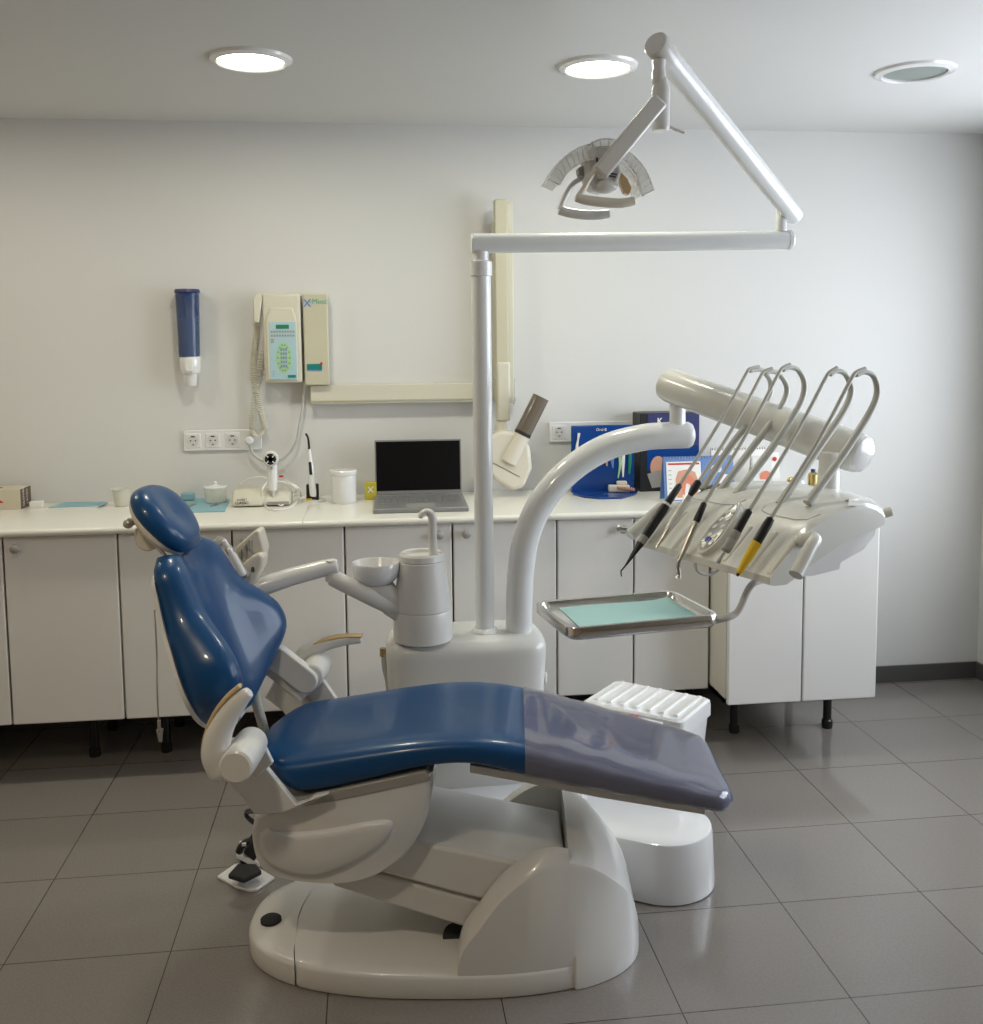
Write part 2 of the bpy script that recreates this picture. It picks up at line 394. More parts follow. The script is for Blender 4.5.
# hood at the foot end of the base
SL = .312
hu = [.050, .063, .105, .151, .22, .28, .358, .419, .465, .482, .4885]
hcw = [.066, .115, .174, .236, .289, .306, .283, .232, .171, .12, .06]
htu = [.05, .10, .151, .22, .28, .312, .36, .397, .447, .477, .4885]
htw = [.07, .17, .24, .30, .325, .335, .322, .292, .222, .14, .065]
def hood_ring(u, open_):
    q = min(1, abs((u - .0015) / (.4885 if u < .33 else .4945))); hv = .251 * max(.0, 1 - q ** 2.45) ** (1 / 2.45) + .001
    c = interp(hu, hcw, u); t_ = max(interp(htu, htw, u), c + .002); k = hv / .252; hl = hv + (.0085 if u > .325 else 0)
    if open_: h = [(hl, .002), (hl, min(.062, c * .5)), (hv, min(.078, c * .7)), (hv, c - .004), (hv - .006, c + .006), (.205, c + .026), (.188, c + .030), (.172, c + .020), (.172, .055), (.17, .05), (.10, .05), (.0, .05)]
    else: h = [(hl, .002), (hl, min(.062, c * .5)), (hv, min(.078, c * .7)), (hv, c - .004), (hv - .006 * k, c + .006), (.205 * k, c + (t_ - c) * .34), (.188 * k, c + (t_ - c) * .45), (.172 * k, c + (t_ - c) * .55), (.14 * k, c + (t_ - c) * .74), (.10 * k, c + (t_ - c) * .90), (.05 * k, t_ - .002), (0, t_)]
    return [cw(u, -a, w_) for a, w_ in h] + [cw(u, a, w_) for a, w_ in reversed(h[:-1])]
hst = [.052, .058, .066, .08, .10, .125, .151, .18, .21, .24, .27, .295, .311]
MB().rings([hood_ring(u, True) for u in hst] + [hood_ring(u, False) for u in (.312, .322, .328, .345, .36, .38, .40, .42, .44, .455, .468, .478, .4855, .491, .4945)]).build('base_hood', 'white', chair, ang=32)
# lift arm: upper cover and lower cover
def slab(pts_px, v0, v1, name, m_, bevel=.01, parent=None):
    o = [KP(x, y, v0) for x, y in pts_px]
    return MB().prism(o, CV * (v1 - v0)).build(name, m_, parent or chair, bevel=bevel, bseg=3)
slab([(400, 838), (566, 872), (566, 924), (495, 904), (368, 870)], -.165, .15, 'lift_arm_upper_cover', 'white')
slab([(372, 872), (494, 904), (560, 921), (560, 956), (474, 931), (330, 886)], -.155, .14, 'lift_arm_lower_cover', 'white')
MB().cyl(KP(455, 936, -.12), KP(455, 936, .12), .03).build('lift_pivot', 'rubber', chair)
# big side shroud under the seat
sh = [(256, 813), (252, 830), (253, 848), (259, 865), (272, 875), (300, 881), (330, 883), (355, 881), (380, 873), (403, 857), (420, 834), (430, 806), (433, 772), (380, 782), (330, 793), (300, 801), (275, 809)]
shw = catmull([KP(x, y, -.20) for x, y in sh[:13]], 5) + [KP(x, y, -.20) for x, y in sh[13:]]
cen = sum(shw, V((0, 0, 0))) / len(shw)
sr = []
for v_, k in ((-.012, .93), (-.004, .975), (.006, 1.0), (.38, 1.0), (.39, .975), (.398, .93)):
    sr.append([cen + (p - cen) * k + CV * v_ for p in shw])
MB().rings(sr).build('seat_shroud', 'white', chair, ang=50)
# raised swoosh on the shroud: the lower panel stands proud of the upper band
sw = [(268, 828), (275, 832), (300, 832), (330, 829), (360, 823), (385, 820), (392, 824), (386, 838), (368, 853), (345, 865), (318, 874), (290, 872), (268, 862), (260, 848), (261, 834)]
swp = catmull([KP(x, y, -.213) for x, y in sw], 3)
c2 = sum(swp, V((0, 0, 0))) / len(swp)
MB().rings([[c2 + (p - c2) * k - CV * d for p in swp] for d, k in ((-.004, 1.03), (.004, .99), (.009, .95), (.012, .88), (.014, .5))]).build('shroud_relief', 'white', chair, ang=60)
# seat carrier: folded plate between hinge and seat, both sides
def carrier(v0, v1):
    o = [(235, 786), (214, 770), (232, 738), (252, 748), (262, 760), (297, 803), (308, 800), (316, 794), (330, 792), (300, 806), (284, 811), (256, 813)]
    MB().prism([KP(x, y, -.235) + CV * (v0 + .235) for x, y in o], CV * (v1 - v0)).build('seat_carrier', 'white', chair, bevel=.003)
carrier(-.245, -.225); carrier(.235, .255)
MB().prism([KP(x, y, -.235) + CV * .02 for x, y in [(256, 813), (297, 803), (330, 795), (425, 775), (430, 785), (330, 806), (275, 815)]], CV * .43).build('seat_pan', 'grey', chair, bevel=.003)  # grey puts the shade of the gap between seat and shroud into the colour
# seat cushion (one long pad) : bottoms traced on the near side
VB = -.19
bot = [K(x, y, VB) for x, y in [(258, 764), (275, 783), (300, 795), (360, 785), (425, 769), (470, 766), (520, 777), (600, 792), (722, 812)]]
ub, wb = [p[0] for p in bot], [p[1] for p in bot]
ut = [-.42, -.36, -.28, -.15, -.02, .08, .16, .24, .42, .60, .70]; wt = [.548, .558, .572, .592, .607, .611, .605, .590, .540, .489, .460]
U0, U1 = -.432, .70
wb[0] = .520; wb[1] = .498; wb[-1] -= .010; wb[-2] -= .003
def seat_half(u):
    f = 1 - max(0, (U0 + .13 - u) / .13) ** 3.2
    g = 1 - .10 * max(0, min(1, (u - .25) / .4)) - (.20 * max(0, (u - (U1 - .06)) / .06) ** 3)
    return (.05 + .17 * f) * g
def seat_ring(u, off=0, n=40):
    hv = seat_half(u) + off; tp = interp(ut, wt, u) + off; bt = interp(ub, wb, u) - off
    e = max(0, (u - (U1 - .025)) / .025); tp -= .014 * e * e; bt += .010 * e * e
    if u < U0 + .05:
        q = (U0 + .05 - u) / .05; mid = (tp + bt) / 2; tp = mid + (tp - mid) * (1 - .5 * q * q); bt = mid + (bt - mid) * (1 - .5 * q * q)
    r = []
    h = (tp - bt) / 2; mid = (tp + bt) / 2
    for k in range(n):
        a = 2 * PI * k / n; co, si = math.cos(a), math.sin(a)
        y = hv * math.copysign(abs(co) ** .42, co); z = h * math.copysign(abs(si) ** .66, si)
        if si > 0:   # dished between raised edges
            s_ = y / hv; z -= .010 * (1 - s_ * s_) ** 1.5 * max(0, min(1, (u + .4) / .2)) * (1 if u < .25 else .5)
        r.append(cw(u, y, mid + z))
    return r
NS = 60
us = [U0 + (U1 - U0) * (k / NS) for k in range(NS + 1)]
seat = MB().rings([seat_ring(u) for u in us]).build('seat_cushion', 'vinyl', chair, ang=70)
UC = K(525, 760, VB)[0]
us2 = [UC + (U1 - .008 - UC) * k / 40 for k in range(41)]
def film_ring(u, off):
    return [p + V((0, 0, .0016 * math.sin(u * 60 + i * .7))) for i, p in enumerate(seat_ring(u, off))]
MB().rings([film_ring(u, .004) for u in us2], caps=False).build('leg_cover_film', 'film', chair, ang=80)
MB().prism([KP(x, y, -.17) for x, y in [(470, 773), (530, 784), (600, 798), (705, 815), (705, 808), (600, 790), (530, 775), (470, 765)]], CV * .33).build('leg_support_tray', 'white', chair, bevel=.002)

# backrest : t from bottom 0 to top 1
B0 = (-.522, .580); B1 = (-.652, .988)
BD = V((B1[0] - B0[0], 0, B1[1] - B0[1])); BL = BD.length; BD.normalize(); BN = V((BD.z, 0, -BD.x))  # normal towards the foot
def bk(t, s, d):     # t along, s sideways in metres, d forward
    p = V((B0[0], 0, B0[1])) + BD * (t * BL) + BN * d; return cw(p.x, s, p.z)
tt = [0, .06, .16, .30, .45, .58, .72, .86, .95, 1.0]
hwid = [.085, .145, .215, .270, .272, .245, .212, .190, .175, .125]
wrap = [.01, .03, .08, .15, .155, .12, .07, .055, .048, .04]
def back_ring(t, front=True, n=26):
    hv = interp(tt, hwid, t); wr = interp(tt, wrap, t); lum = -.012 * math.sin(PI * t * .9)
    th = .052 * (1 - .55 * abs(2 * t - 1) ** 6); r = []
    for k in range(n + 1):
        s = math.sin(PI / 2 * (-1 + 2 * k / n)); e = (1 - abs(s) ** 4) ** .5
        r.append(bk(t + (.055 * (1 - (1 - s * s)) * 1 if t > .8 else 0) * (t - .8) / .2 - (.0), hv * s, (wr * abs(s) ** 1.8 + lum + th * (.25 + .75 * e) + .010 * math.exp(-((abs(s) - .62) / .25) ** 2)) * (1 - .62 * (1 - math.sqrt(max(0, 1 - (max(0, abs(s) - .72) / .28) ** 2))))))
    for k in range(n + 1):
        s = 1 - 2 * k / n
        r.append(bk(t + (.055 * s * s if t > .8 else 0) * (t - .8) / .2, hv * s * .985, wr * .22 * s * s + lum + .004))
    return r
tb = [0, .015, .04] + [.04 + .92 * k / 28 for k in range(1, 28)] + [.96, .985, 1.0]
MB().rings([back_ring(t) for t in tb]).build('backrest_cushion', 'vinyl', chair, ang=75)
def shell_ring(t, n=20):
    hv = interp(tt, hwid, t) * 1.015 + .003; wr = interp(tt, wrap, t); lum = -.012 * math.sin(PI * t * .9); r = []
    for k in range(n + 1):
        s = -1 + 2 * k / n; r.append(bk(t, hv * s, wr * .22 * s * s + lum + .003))
    for k in range(n + 1):
        s = 1 - 2 * k / n; r.append(bk(t, hv * s, wr * .22 * s * s + lum - .006 - .03 * (1 - s * s) * math.sin(PI * min(1, max(0, t))) ** .7))
    return r
MB().rings([shell_ring(-.05 + 1.04 * k / 24) for k in range(25)]).build('backrest_shell', 'white', chair, ang=60)
# back carrier: arm from the shell down to the hinge
for s in (-1, 1):
    MB().prism([bk(.12, s * .20, .03) if s > 0 else cw(-.44, -.235, .58), (bk(.22, s * .235, .04) if s > 0 else cw(-.43, -.235, .60)), (bk(.16, s * .235, .075) if s > 0 else cw(-.41, -.235, .61)), cw(-.375, s * .235, .60), cw(-.36, s * .235, .565), cw(-.40, s * .235, .53)], CV * (.014 * s)).build('back_hinge_plate', 'white', chair, bevel=.003)
# headrest
HC = KP(165.5, 519.5, 0.0); HUP = (CU * -.64 + Z * .77).normalized(); HN = (CU * .77 + Z * .64).normalized()
def head_ring(a, sc, d):
    pass
hm = MB(); rs_ = []
nA, nB = 40, 14
for i in range(nB + 1):
    ph = -PI / 2 + PI * i / nB; q = max(abs(math.cos(ph)) ** .62, .02); dz = math.sin(ph)
    ring = []
    for k in range(nA):
        a = 2 * PI * k / nA; co, si = math.cos(a), math.sin(a)
        sv_ = .112 * q * math.copysign(abs(co) ** .85, co) * (1.0 + .10 * si); su = .100 * q * math.copysign(abs(si) ** .9, si)
        d = .043 * dz
        if dz > 0: d += dz * (.014 * (sv_ / .125) ** 2 - .016 * math.exp(-((su - .0) / .05) ** 2) * math.exp(-(sv_ / .06) ** 2))
        else: d *= .6
        ring.append(HC + CV * sv_ + HUP * su + HN * d)
    rs_.append(ring)
hm.rings(rs_).build('headrest_cushion', 'vinyl', chair, ang=80)
hb = MB(); rr = []
for q, d in ((.90, -.008), (.955, -.014), (.95, -.022), (.80, -.032), (.45, -.040), (.02, -.042)):
    rr.append([HC + CV * (.114 * q * math.cos(2 * PI * k / 36)) + HUP * (.097 * q * math.sin(2 * PI * k / 36)) + HN * d for k in range(36)])
hb.rings(rr).build('headrest_shell', 'cream', chair, ang=60)
hk = MB(); hp = HC - HN * .055 - HUP * .01
hk.cyl(hp - CV * .035, hp + CV * .035, .030, seg=28); hk.cyl(HC - HN * .05 - CV * .03, HC - HN * .05 + CV * .03, .03)
hk.build('headrest_joint', 'cream', chair, bevel=.004)
kk = HC - HN * .052 + HUP * .045
MB().cyl(kk - CV * .06, kk + CV * .0, .010, seg=16).ell(kk - CV * .062, (.0125, .0125, .0125)).build('headrest_lever', 'steel', chair)
for s in (-.035, .035):
    MB().cyl(bk(.93, s, .006), HC - HN * .045 - HUP * .04 + CV * s, .0055, seg=12).build('headrest_bar', 'chrome', chair)
# armrests
def armrest(v, centre, rad, pad_side, pivot, vlen, name='armrest'):
    pts = catmull([KP(x, y, v) for x, y in centre], 6)
    a = MB().tube(pts, rad, 16, flat=(1, 1), round_ends=True).build(name, 'white', chair)
    return a
na = [(248, 693), (238, 702), (226, 718), (218, 736), (216, 755), (222, 771)]
arm = MB().tube([KP(x, y, -.335) for x, y in na], [.014, .021, .026, .030, .032, .030], 18, 6, round_ends=True).build('armrest', 'white', chair)
pd = [(239, 685), (229, 695), (217, 711), (208, 731), (204, 752), (208, 770)]
MB().tube([KP(x, y, -.335) for x, y in [(240, 685.5), (229, 696), (216.5, 712), (208, 731), (204.5, 752), (208, 768)]], [.005, .007, .007, .007, .007, .005], 12, 6, flat=(2.2, 1.0)).build('armrest_pad', 'tan', arm)
MB().lathe(KP(235, 768, -.375), [(.001, 0), (.032, 0), (.037, .004), (.037, .03), (.0385, .033), (.0385, .10), (.036, .14)], 36, axis=CV).build('armrest_pivot', 'white', chair)
# far armrest, lowered to level
fa = [(296, 678), (298, 664), (308, 652), (326, 644), (345, 640), (360, 639)]
arm2 = MB().tube([KP(x, y, .33) for x, y in fa], [.026, .027, .024, .019, .016, .012], 18, 6, round_ends=True).build('armrest', 'white', chair)
pd2 = [(292, 664), (302, 650), (322, 640), (343, 635.5), (362, 635)]
MB().tube([KP(x, y + .5, .33) for x, y in pd2], [.005, .007, .007, .007, .006], 12, 6, flat=(2.4, .9)).build('armrest_pad', 'tan', arm2)
MB().lathe(KP(311, 677, .22), [(.001, 0), (.03, 0), (.034, .004), (.034, .05), (.036, .055), (.036, .12), (.033, .125), (.001, .125)], 32, axis=CV).build('armrest_pivot', 'white', chair)
def capsule(a, b_, r, v0, v1, name, taper=1):
    d = (b_ - a).normalized(); n_ = d.cross(CV).normalized(); o = []
    for k in range(13): an = PI / 2 - PI * k / 12; o.append(b_ + d * (math.cos(an) * r) + n_ * (math.sin(an) * r))
    for k in range(13): an = -PI / 2 - PI * k / 12; o.append(a + d * (math.cos(an) * r * taper) + n_ * (math.sin(an) * r * taper))
    return MB().prism(o, CV * (v1 - v0)).build(name, 'white', chair, bevel=.004)
capsule(KP(277, 660, .2), KP(305, 682, .2), .033, .2, .235, 'armrest_link')
MB().prism([KP(x, y, .235) for x, y in [(296, 690), (318, 673), (345, 712), (330, 740), (312, 735)]], CV * .02).build('seat_carrier', 'white', chair, bevel=.003)
# ribbed hose between backrest and seat
hp_ = catmull([KP(x, y, .10) for x, y in [(254, 682), (256, 700), (262, 722), (270, 748), (285, 775)]], 10)
rd = []
hs = MB(); seg = []
for i in range(len(hp_) - 1):
    for k in range(3): seg.append(hp_[i].lerp(hp_[i + 1], k / 3))
hs.tube(seg, [.0125 + .0012 * (i % 2) for i in range(len(seg))], 12).build('ribbed_hose', 'hose', chair)

# bib chain hanging on the backrest edge
ch0 = bk(.80, -.185, -.014); ch1 = ch0 - Z * .26
bc = thing('bib_chain', 'thin dark bead chain hanging from the edge of the blue backrest', 'chain', ch1 - Z * .05)
cb = MB(); nb = 64
for i in range(nb):
    p = ch0.lerp(ch1, i / (nb - 1)) + V((.002 * math.sin(i * .09), 0, 0)); cb.ell(p, (.0018, .0018, .0022), 8)
cb.cyl(ch0, ch1, .0006, seg=5); cb.build('bead_chain', 'grey', bc)
cl = MB(); cl.box(ch1 - Z * .012, (.007, .006, .024)).box(ch1 - Z * .036 + X * .003, (.008, .005, .032), ry=.12).box(ch1 - Z * .036 - X * .003, (.004, .004, .03), ry=-.15); cl.build('clip', 'steel', bc, bevel=.001)
MB().tube([bk(.80, -.17, .006), bk(.80, -.18, -.008), ch0], .0022, 8).build('hook', 'steel', bc)

# ------------------------------------------------------------------ dental unit
YU = -1.13
PC = V((.782, -1.452, 0)); TC = V((.265, -1.13, 0))
unit = thing('dental_unit', 'grey dental water unit on an oblong white pedestal behind the chair seat', 'dental unit', V((.4, -1.2, 0)))
def stad(a, b_, r, z, n=20):
    d = (b_ - a).normalized(); s = V((-d.y, d.x, 0)); o = []
    for k in range(n + 1): t = -PI / 2 + PI * k / n; o.append(b_ + d * (r * math.cos(t)) + s * (r * math.sin(t)) + Z * z)
    for k in range(n + 1): t = PI / 2 + PI * k / n; o.append(a + d * (r * math.cos(t)) + s * (r * math.sin(t)) + Z * z)
    return o
ped = [stad(TC, PC, r, z) for r, z in ((.140, .001), (.147, .004), (.147, .02), (.139, .158), (.136, .165), (.128, .169), (.05, .170))]
MB().rings(ped).build('pedestal', 'gloss', unit, ang=40)
MB().lathe((.385, -1.160, .168), [(.253, 0), (.253, .012), (.247, .022), (.20, .027), (.12, .030)], 72).build('pedestal_disc', 'gloss', unit, ang=50)
# water unit body: rounded box, chamfered shoulders
tx0, tx1 = at(386, 660, YU - .09).x, at(549, 660, YU - .09).x
tcx, thx = (tx0 + tx1) / 2, (tx1 - tx0) / 2; TY = YU + .02
def srect(hx, hy, z, n=48, e=5, cx=tcx, cy=TY):
    return [V((*sup(hx, hy, e, 2 * PI * k / n, (cx, cy)), z)) for k in range(n)]
ZT = .641
MB().rings([srect(thx * .93, .115, .19), srect(thx * .95, .12, .30), srect(thx * .97, .125, .45), srect(thx, .13, ZT - .055), srect(thx, .13, ZT - .035, e=5), srect(thx * .985, .123, ZT - .020), srect(thx * .93, .11, ZT - .006), srect(thx * .86, .10, ZT)]).build('unit_body', 'greywhite', unit, ang=50)
MB().lathe((tx1 - .004, TY - .06, .50), [(.018, 0), (.018, .004), (.012, .006), (.001, .006)], 20, axis=(1, -.3, 0)).build('cap', 'greywhite', unit)
# drain hose and brass coupling at the left of the body
MB().tube([at(384, 653, YU), at(385, 668, YU), at(389, 690, YU), at(392, 760, YU), V((tx0 + .03, YU, .1)), V((tx0 + .05, YU, .02))], .009, 10, 5).build('drain_hose', 'hose', unit)
MB().cyl(at(383, 648, YU), at(383, 656, YU), .010).build('coupling', 'gold', unit)
# cuspidor tower
kx = at(423, 640, YU - .04).x; KY = YU - .04; k0 = ZT - .003
def mm(y): return at(423, y + 4, KY).z
MB().lathe((kx, KY, 0), [(.080, k0), (.088, k0 + .004), (.0865, k0 + .05), (.0855, mm(606)), (.0835, mm(604.5)), (.085, mm(603)), (.068, mm(557)), (.066, mm(556)), (.0675, mm(555)), (.0655, mm(550)), (.060, mm(548)), (.054, mm(549)), (.052, mm(552)), (.001, mm(552))], 48).build('cuspidor_tower', 'greywhite', unit, ang=25)
sp = MB(); sx = at(433, 553, KY).x
sp.tube([V((sx, KY, mm(556))), V((sx, KY, mm(530))), at(432.5, 518, KY), at(430, 513.5, KY), at(426, 512, KY), at(421.5, 514.5, KY - .005), at(420.5, 518, KY - .01)], [.0125, .0125, .0125, .012, .011, .009, .006], 16, 6).build('cup_filler_spout', 'white', unit)
# spittoon bowl
bx = at(376, 564.5, YU - .05); br_ = .066
MB().lathe((bx.x, bx.y, at(376, 584, bx.y).z), [(.001, .004), (.03, 0), (.045, .004), (.061, .022), (.0655, .040), (.067, .062), (.065, .066), (.062, .062), (.058, .035), (.04, .014), (.001, .008)], 40, sx=1.05).build('spittoon_bowl', 'gloss', unit, ang=60)
zb = at(376, 590, bx.y).z
MB().rings([[V((bx.x + .06 * k_, 0, 0)) * 0 + V((*sup(hx, hy, 2.5, 2 * PI * j / 24, (cx_, bx.y)), z)) for j in range(24)] for k_, hx, hy, cx_, z in ((0, .05, .04, bx.x, zb + .02), (0, .052, .045, bx.x + .01, zb), (0, .045, .04, bx.x + .03, zb - .03), (0, .04, .035, bx.x + .06, zb - .07), (0, .02, .02, bx.x + .08, zb - .10))]).build('bowl_bracket', 'greywhite', unit)
MB().cyl((bx.x, bx.y, zb + .01), (bx.x, bx.y, zb + .04), .035, .03).build('bowl_base', 'rubber', unit)
# assistant arm with holder
AY = YU - .08
asst = thing('assistant_arm', 'white jointed arm with suction holder reaching left beside the spittoon', 'instrument arm', V((tx0 + .05, AY, at(395, 610, AY).z)))
MB().tube([at(400, 610, AY + .02), at(372, 597, AY), at(333, 578, AY)], [.026, .026, .024], 18, round_ends=True).build('lower_arm', 'white', asst)
MB().cyl(at(331, 581, AY), at(331, 560, AY), .016, .018).build('elbow_joint', 'white', asst)
MB().tube([at(335, 566, AY), at(325, 568, AY), at(290, 577, AY - .02), at(256, 589, AY - .05)], [.022, .024, .026, .027], 18, round_ends=True).build('upper_arm', 'white', asst)
HY = AY - .07
hold = MB()
o = [at(x, y, HY) for x, y in [(236, 573), (243, 563), (250, 557), (258, 553), (263, 557), (262, 567), (258, 575), (256, 583), (250, 591), (243, 587)]]
hold.prism(o, V((.01, .06, 0))); hd = hold.build('holder_body', 'cream', asst, bevel=.008, bseg=3)
pan = MB().prism([at(x, y, HY + .03) for x, y in [(234, 567), (235, 548), (255, 530), (259, 531), (264, 550), (262, 559), (248, 562)]], V((.01, .06, 0))).build('holder_panel', 'cream', asst, bevel=.006, bseg=3)
w = MB()
for i in range(3): w.obox(at(240 + 5 * i, 556 - 5.5 * i, HY + .02), (at(262, 535, HY) - at(240, 556, HY)).normalized(), Y, Z, (.008, .02, .03))
w.build('clip_slot', 'grey', asst, bevel=.001)
w = MB().text('8', at(251, 572, HY - .002), X, Z, .02, bold=True); w.build('symbol', 'ink', hd)
for i, (a, b_, nm, lb) in enumerate([((224, 541), (246, 577), 'suction_handpiece', 'slim grey and white suction handpiece in the holder nearest the backrest'), ((229, 549), (243, 576), 'suction_handpiece', 'shorter white suction handpiece in the holder beside the slim grey one')]):
    t = thing(nm, lb, 'suction handpiece', at(*b_, HY - .01 + .0 * i))
    A, B = at(*a, HY - .012 - .012 * i), at(*b_, HY - .012 - .012 * i)
    d = (B - A)
    MB().tube([A, A + d * .18], .0075, 12, round_ends=True).build('tip', 'gloss', t)
    MB().tube([A + d * .18, A + d * .25, A + d * .95, B], [.010, .0115, .0125, .009], 14).build('grip', 'grey' if i == 0 else 'white', t)
sh_ = thing('suction_hose', 'clear looped suction hose behind the slim grey handpiece', 'hose', at(216, 552, HY + .05))
MB().tube([at(x, y, HY + .04) for x, y in [(228, 560), (217, 552), (213, 545), (218, 538), (226, 540)]], .004, 10, 6).build('tube', 'clear', sh_)

# ------------------------------------------------------------------ operating light : pole, beam, spring arm, lamp head
PY = YU; pb = at(485, 634, PY); zt = at(484, 262, PY).z
ol = thing('operating_light', 'white operating lamp on a tall pole with folding overhead arms', 'dental lamp', V((pb.x, PY, ZT)))
MB().lathe((pb.x, PY, 0), [(.040, ZT - .008), (.040, ZT + .004), (.034, ZT + .012), (.0285, ZT + .014), (.0285, zt - .03), (.0285, zt - .028)], 32).build('pole', 'pipe', ol)
MB().lathe((pb.x, PY, 0), [(.0285, zt - .042), (.0325, zt - .04), (.0325, zt), (.028, zt + .002), (.022, zt + .004), (.022, zt + .03)], 32).build('pole_collar', 'pipe', ol)
a0, a1 = at(471, 243.5, PY), at(791, 240, PY)
MB().tube([a0, a1], .0285, 28, round_ends=False).build('beam', 'pipe', ol, bevel=.004)
dv = (a1 - a0).normalized()
MB().lathe(a1 - dv * .012, [(.030, 0), (.030, .010), (.026, .015), (.001, .016)], 28, axis=dv).build('beam_cap', 'gloss', ol)
j0 = at(781, 228, PY); j1 = at(780, 212, PY)
MB().lathe(j0 - Z * .01, [(.018, 0), (.018, (j1 - j0).z * .5 + .01), (.015, (j1 - j0).z * .6 + .01), (.016, (j1 - j0).z + .02)], 20).build('beam_joint', 'pipe', ol)
s0 = at(792, 213, PY); s1 = at(657, 45, -1.72)
sd = (s1 - s0).normalized()
MB().tube([s0 - sd * .02, s0, s0.lerp(s1, .5), s1], [.0285, .0285, .0285, .0285], 28, round_ends=False).build('spring_arm', 'pipe', ol, bevel=.005)
MB().lathe(s1 - sd * .002, [(.0305, -.05), (.0305, .006), (.027, .011), (.001, .012)], 28, axis=sd).build('spring_arm_cap', 'white', ol)
sidev = sd.cross(Z).normalized()
MB().tube([s0.lerp(s1, .04) - Y * .026, s0.lerp(s1, .90) - Y * .0285], .004, 8, flat=(.5, 1.4)).build('spring_arm_slot', 'greywhite', ol)
LY = -1.72
MB().lathe(at(659, 82, LY), [(.001, -.01), (.014, -.008), (.0165, .0), (.0165, .018), (.014, .03), (.016, .05)], 20).build('lamp_swivel', 'white', ol)
z1_, z2_ = at(661, 80, LY).z, at(661, 131, LY).z; lx = at(661, 105, LY).x
MB().lathe((lx, LY, 0), [(.019, z2_), (.021, z2_ + .004), (.021, z2_ + .02), (.0205, z2_ + .024), (.0215, z1_ - .02), (.0165, z1_ - .005), (.014, z1_ + .006)], 28, sx=1.0).build('lamp_yoke_tube', 'white', ol)
MB().tube([at(668, 126, LY), at(676, 130, LY), at(685, 133, LY - .01)], [.004, .0045, .0035], 10, flat=(1.5, .7)).build('brake_lever', 'greywhite', ol)
ya, yb = at(657, 104, LY - .025), at(604, 168, LY - .03)
yd = (yb - ya).normalized(); yn = yd.cross(Y).normalized()
MB().obox((ya + yb) / 2, yd, Y, yn, ((yb - ya).length + .03, .014, .040)).build('yoke_arm', 'white', ol, bevel=.006)
MB().cyl(yb + Y * .0, yb + V((0, .04, 0)), .02, .022).build('yoke_hub', 'white', ol)
# lamp head
HL = at(602, 172, LY + .03)
def lp(x, y, dy=0): return at(x, y, LY + .03 + dy)
hd = MB().prism([lp(*p, -.03) for p in [(588, 149), (598, 145), (610, 146), (617, 156), (622, 172), (617, 186), (604, 191), (593, 189), (587, 178), (586, 163)]], Y * .07).build('lamp_head', 'white', ol, bevel=.008)
w = MB()
for x0, y0, x1, y1 in ((601, 171.5, 617, 174.5), (599, 174, 616, 177)): w.tube([lp(x0, y0, -.032), lp(x1, y1, -.032)], .0016, 6)
w.obox(lp(597, 160, -.033), X, Y, Z, (.004, .004, .011)); w.obox(lp(616.5, 163, -.033), X, Y, Z, (.004, .004, .009)); w.build('vent_slot', 'ink', hd)
MB().ell(lp(604, 186, -.01), (.034, .03, .018)).build('heat_guard', 'greywhite', ol)
def shield(pts, dep, name, m_='clear', ribs=True):
    # curved clear reflector shield: outer arc and inner arc, with depth
    n = len(pts); t = MB()
    rings = []
    for i, (ox, oy, ix, iy) in enumerate(pts):
        rb = .0018 * (i % 2) if ribs else 0
        a, b_ = lp(ox, oy, 0), lp(ix, iy, 0)
        rings.append([a + V((0, -dep, rb)), a + V((0, 0, rb + .004)), a + V((0, dep, rb)), b_ + V((0, dep, 0)), b_ + V((0, 0, .003)), b_ + V((0, -dep, 0))])
    o = t.rings(rings).build(name, m_, ol, ang=30)
    e = MB()
    for sgn in (-1, 1): e.tube([lp(ox, oy, 0) + V((0, sgn * dep, 0)) for ox, oy, _, _ in pts], .0014, 6)
    e.tube([lp(ix, iy, 0) - V((0, dep, 0)) for _, _, ix, iy in pts], .0014, 6)
    for q in (pts[0], pts[-1]): e.tube([lp(q[0], q[1], 0) + V((0, dep, 0)), lp(q[0], q[1], 0) - V((0, dep, 0)), lp(q[2], q[3], 0) - V((0, dep, 0))], .0016, 6)
    st_ = max(1, len(pts) // 7)
    for q in pts[::st_]: e.tube([lp(q[0], q[1], 0) - V((0, dep, 0)), lp((q[0] * .4 + q[2] * .6), (q[1] * .4 + q[3] * .6), 0) - V((0, dep + .002, 0)), lp(q[2], q[3], 0) - V((0, dep, 0))], .0011, 5)
    e.build('shield_rim', 'gloss', o); return o
def arcpts(o, i_, n=18):
    a = catmull([V((x, y, 0)) for x, y in o], n // (len(o) - 1)); b_ = catmull([V((x, y, 0)) for x, y in i_], n // (len(i_) - 1)); m_ = min(len(a), len(b_))
    return [(a[k].x, a[k].y, b_[k].x, b_[k].y) for k in range(m_)]
shield(arcpts([(589, 147), (572, 153), (557, 165), (545, 183)], [(590, 163), (576, 167), (563, 177), (556, 188)]), .05, 'reflector_shield')
shield(arcpts([(618, 152), (630, 161), (641, 175), (648, 193)], [(615, 160), (625, 170), (633, 182), (637, 198)]), .05, 'reflector_shield')
shield([(588, 146, 589, 152), (596, 143, 596, 150), (604, 142.5, 604, 150), (612, 144, 611, 151), (619, 150, 616, 156)], .045, 'reflector_crown', 'clear')
MB().prism([lp(*p, .0) for p in [(621, 172), (627, 178), (632, 188), (629, 195), (624, 193), (620, 183)]], Y * .02).build('filter_glass', 'amber', ol, bevel=.002)
w = MB().prism([lp(*p, .0) for p in [(578, 168), (588, 163), (589, 172), (584, 178), (579, 175)]], Y * .03).build('hinge_block', 'grey', ol, bevel=.003)
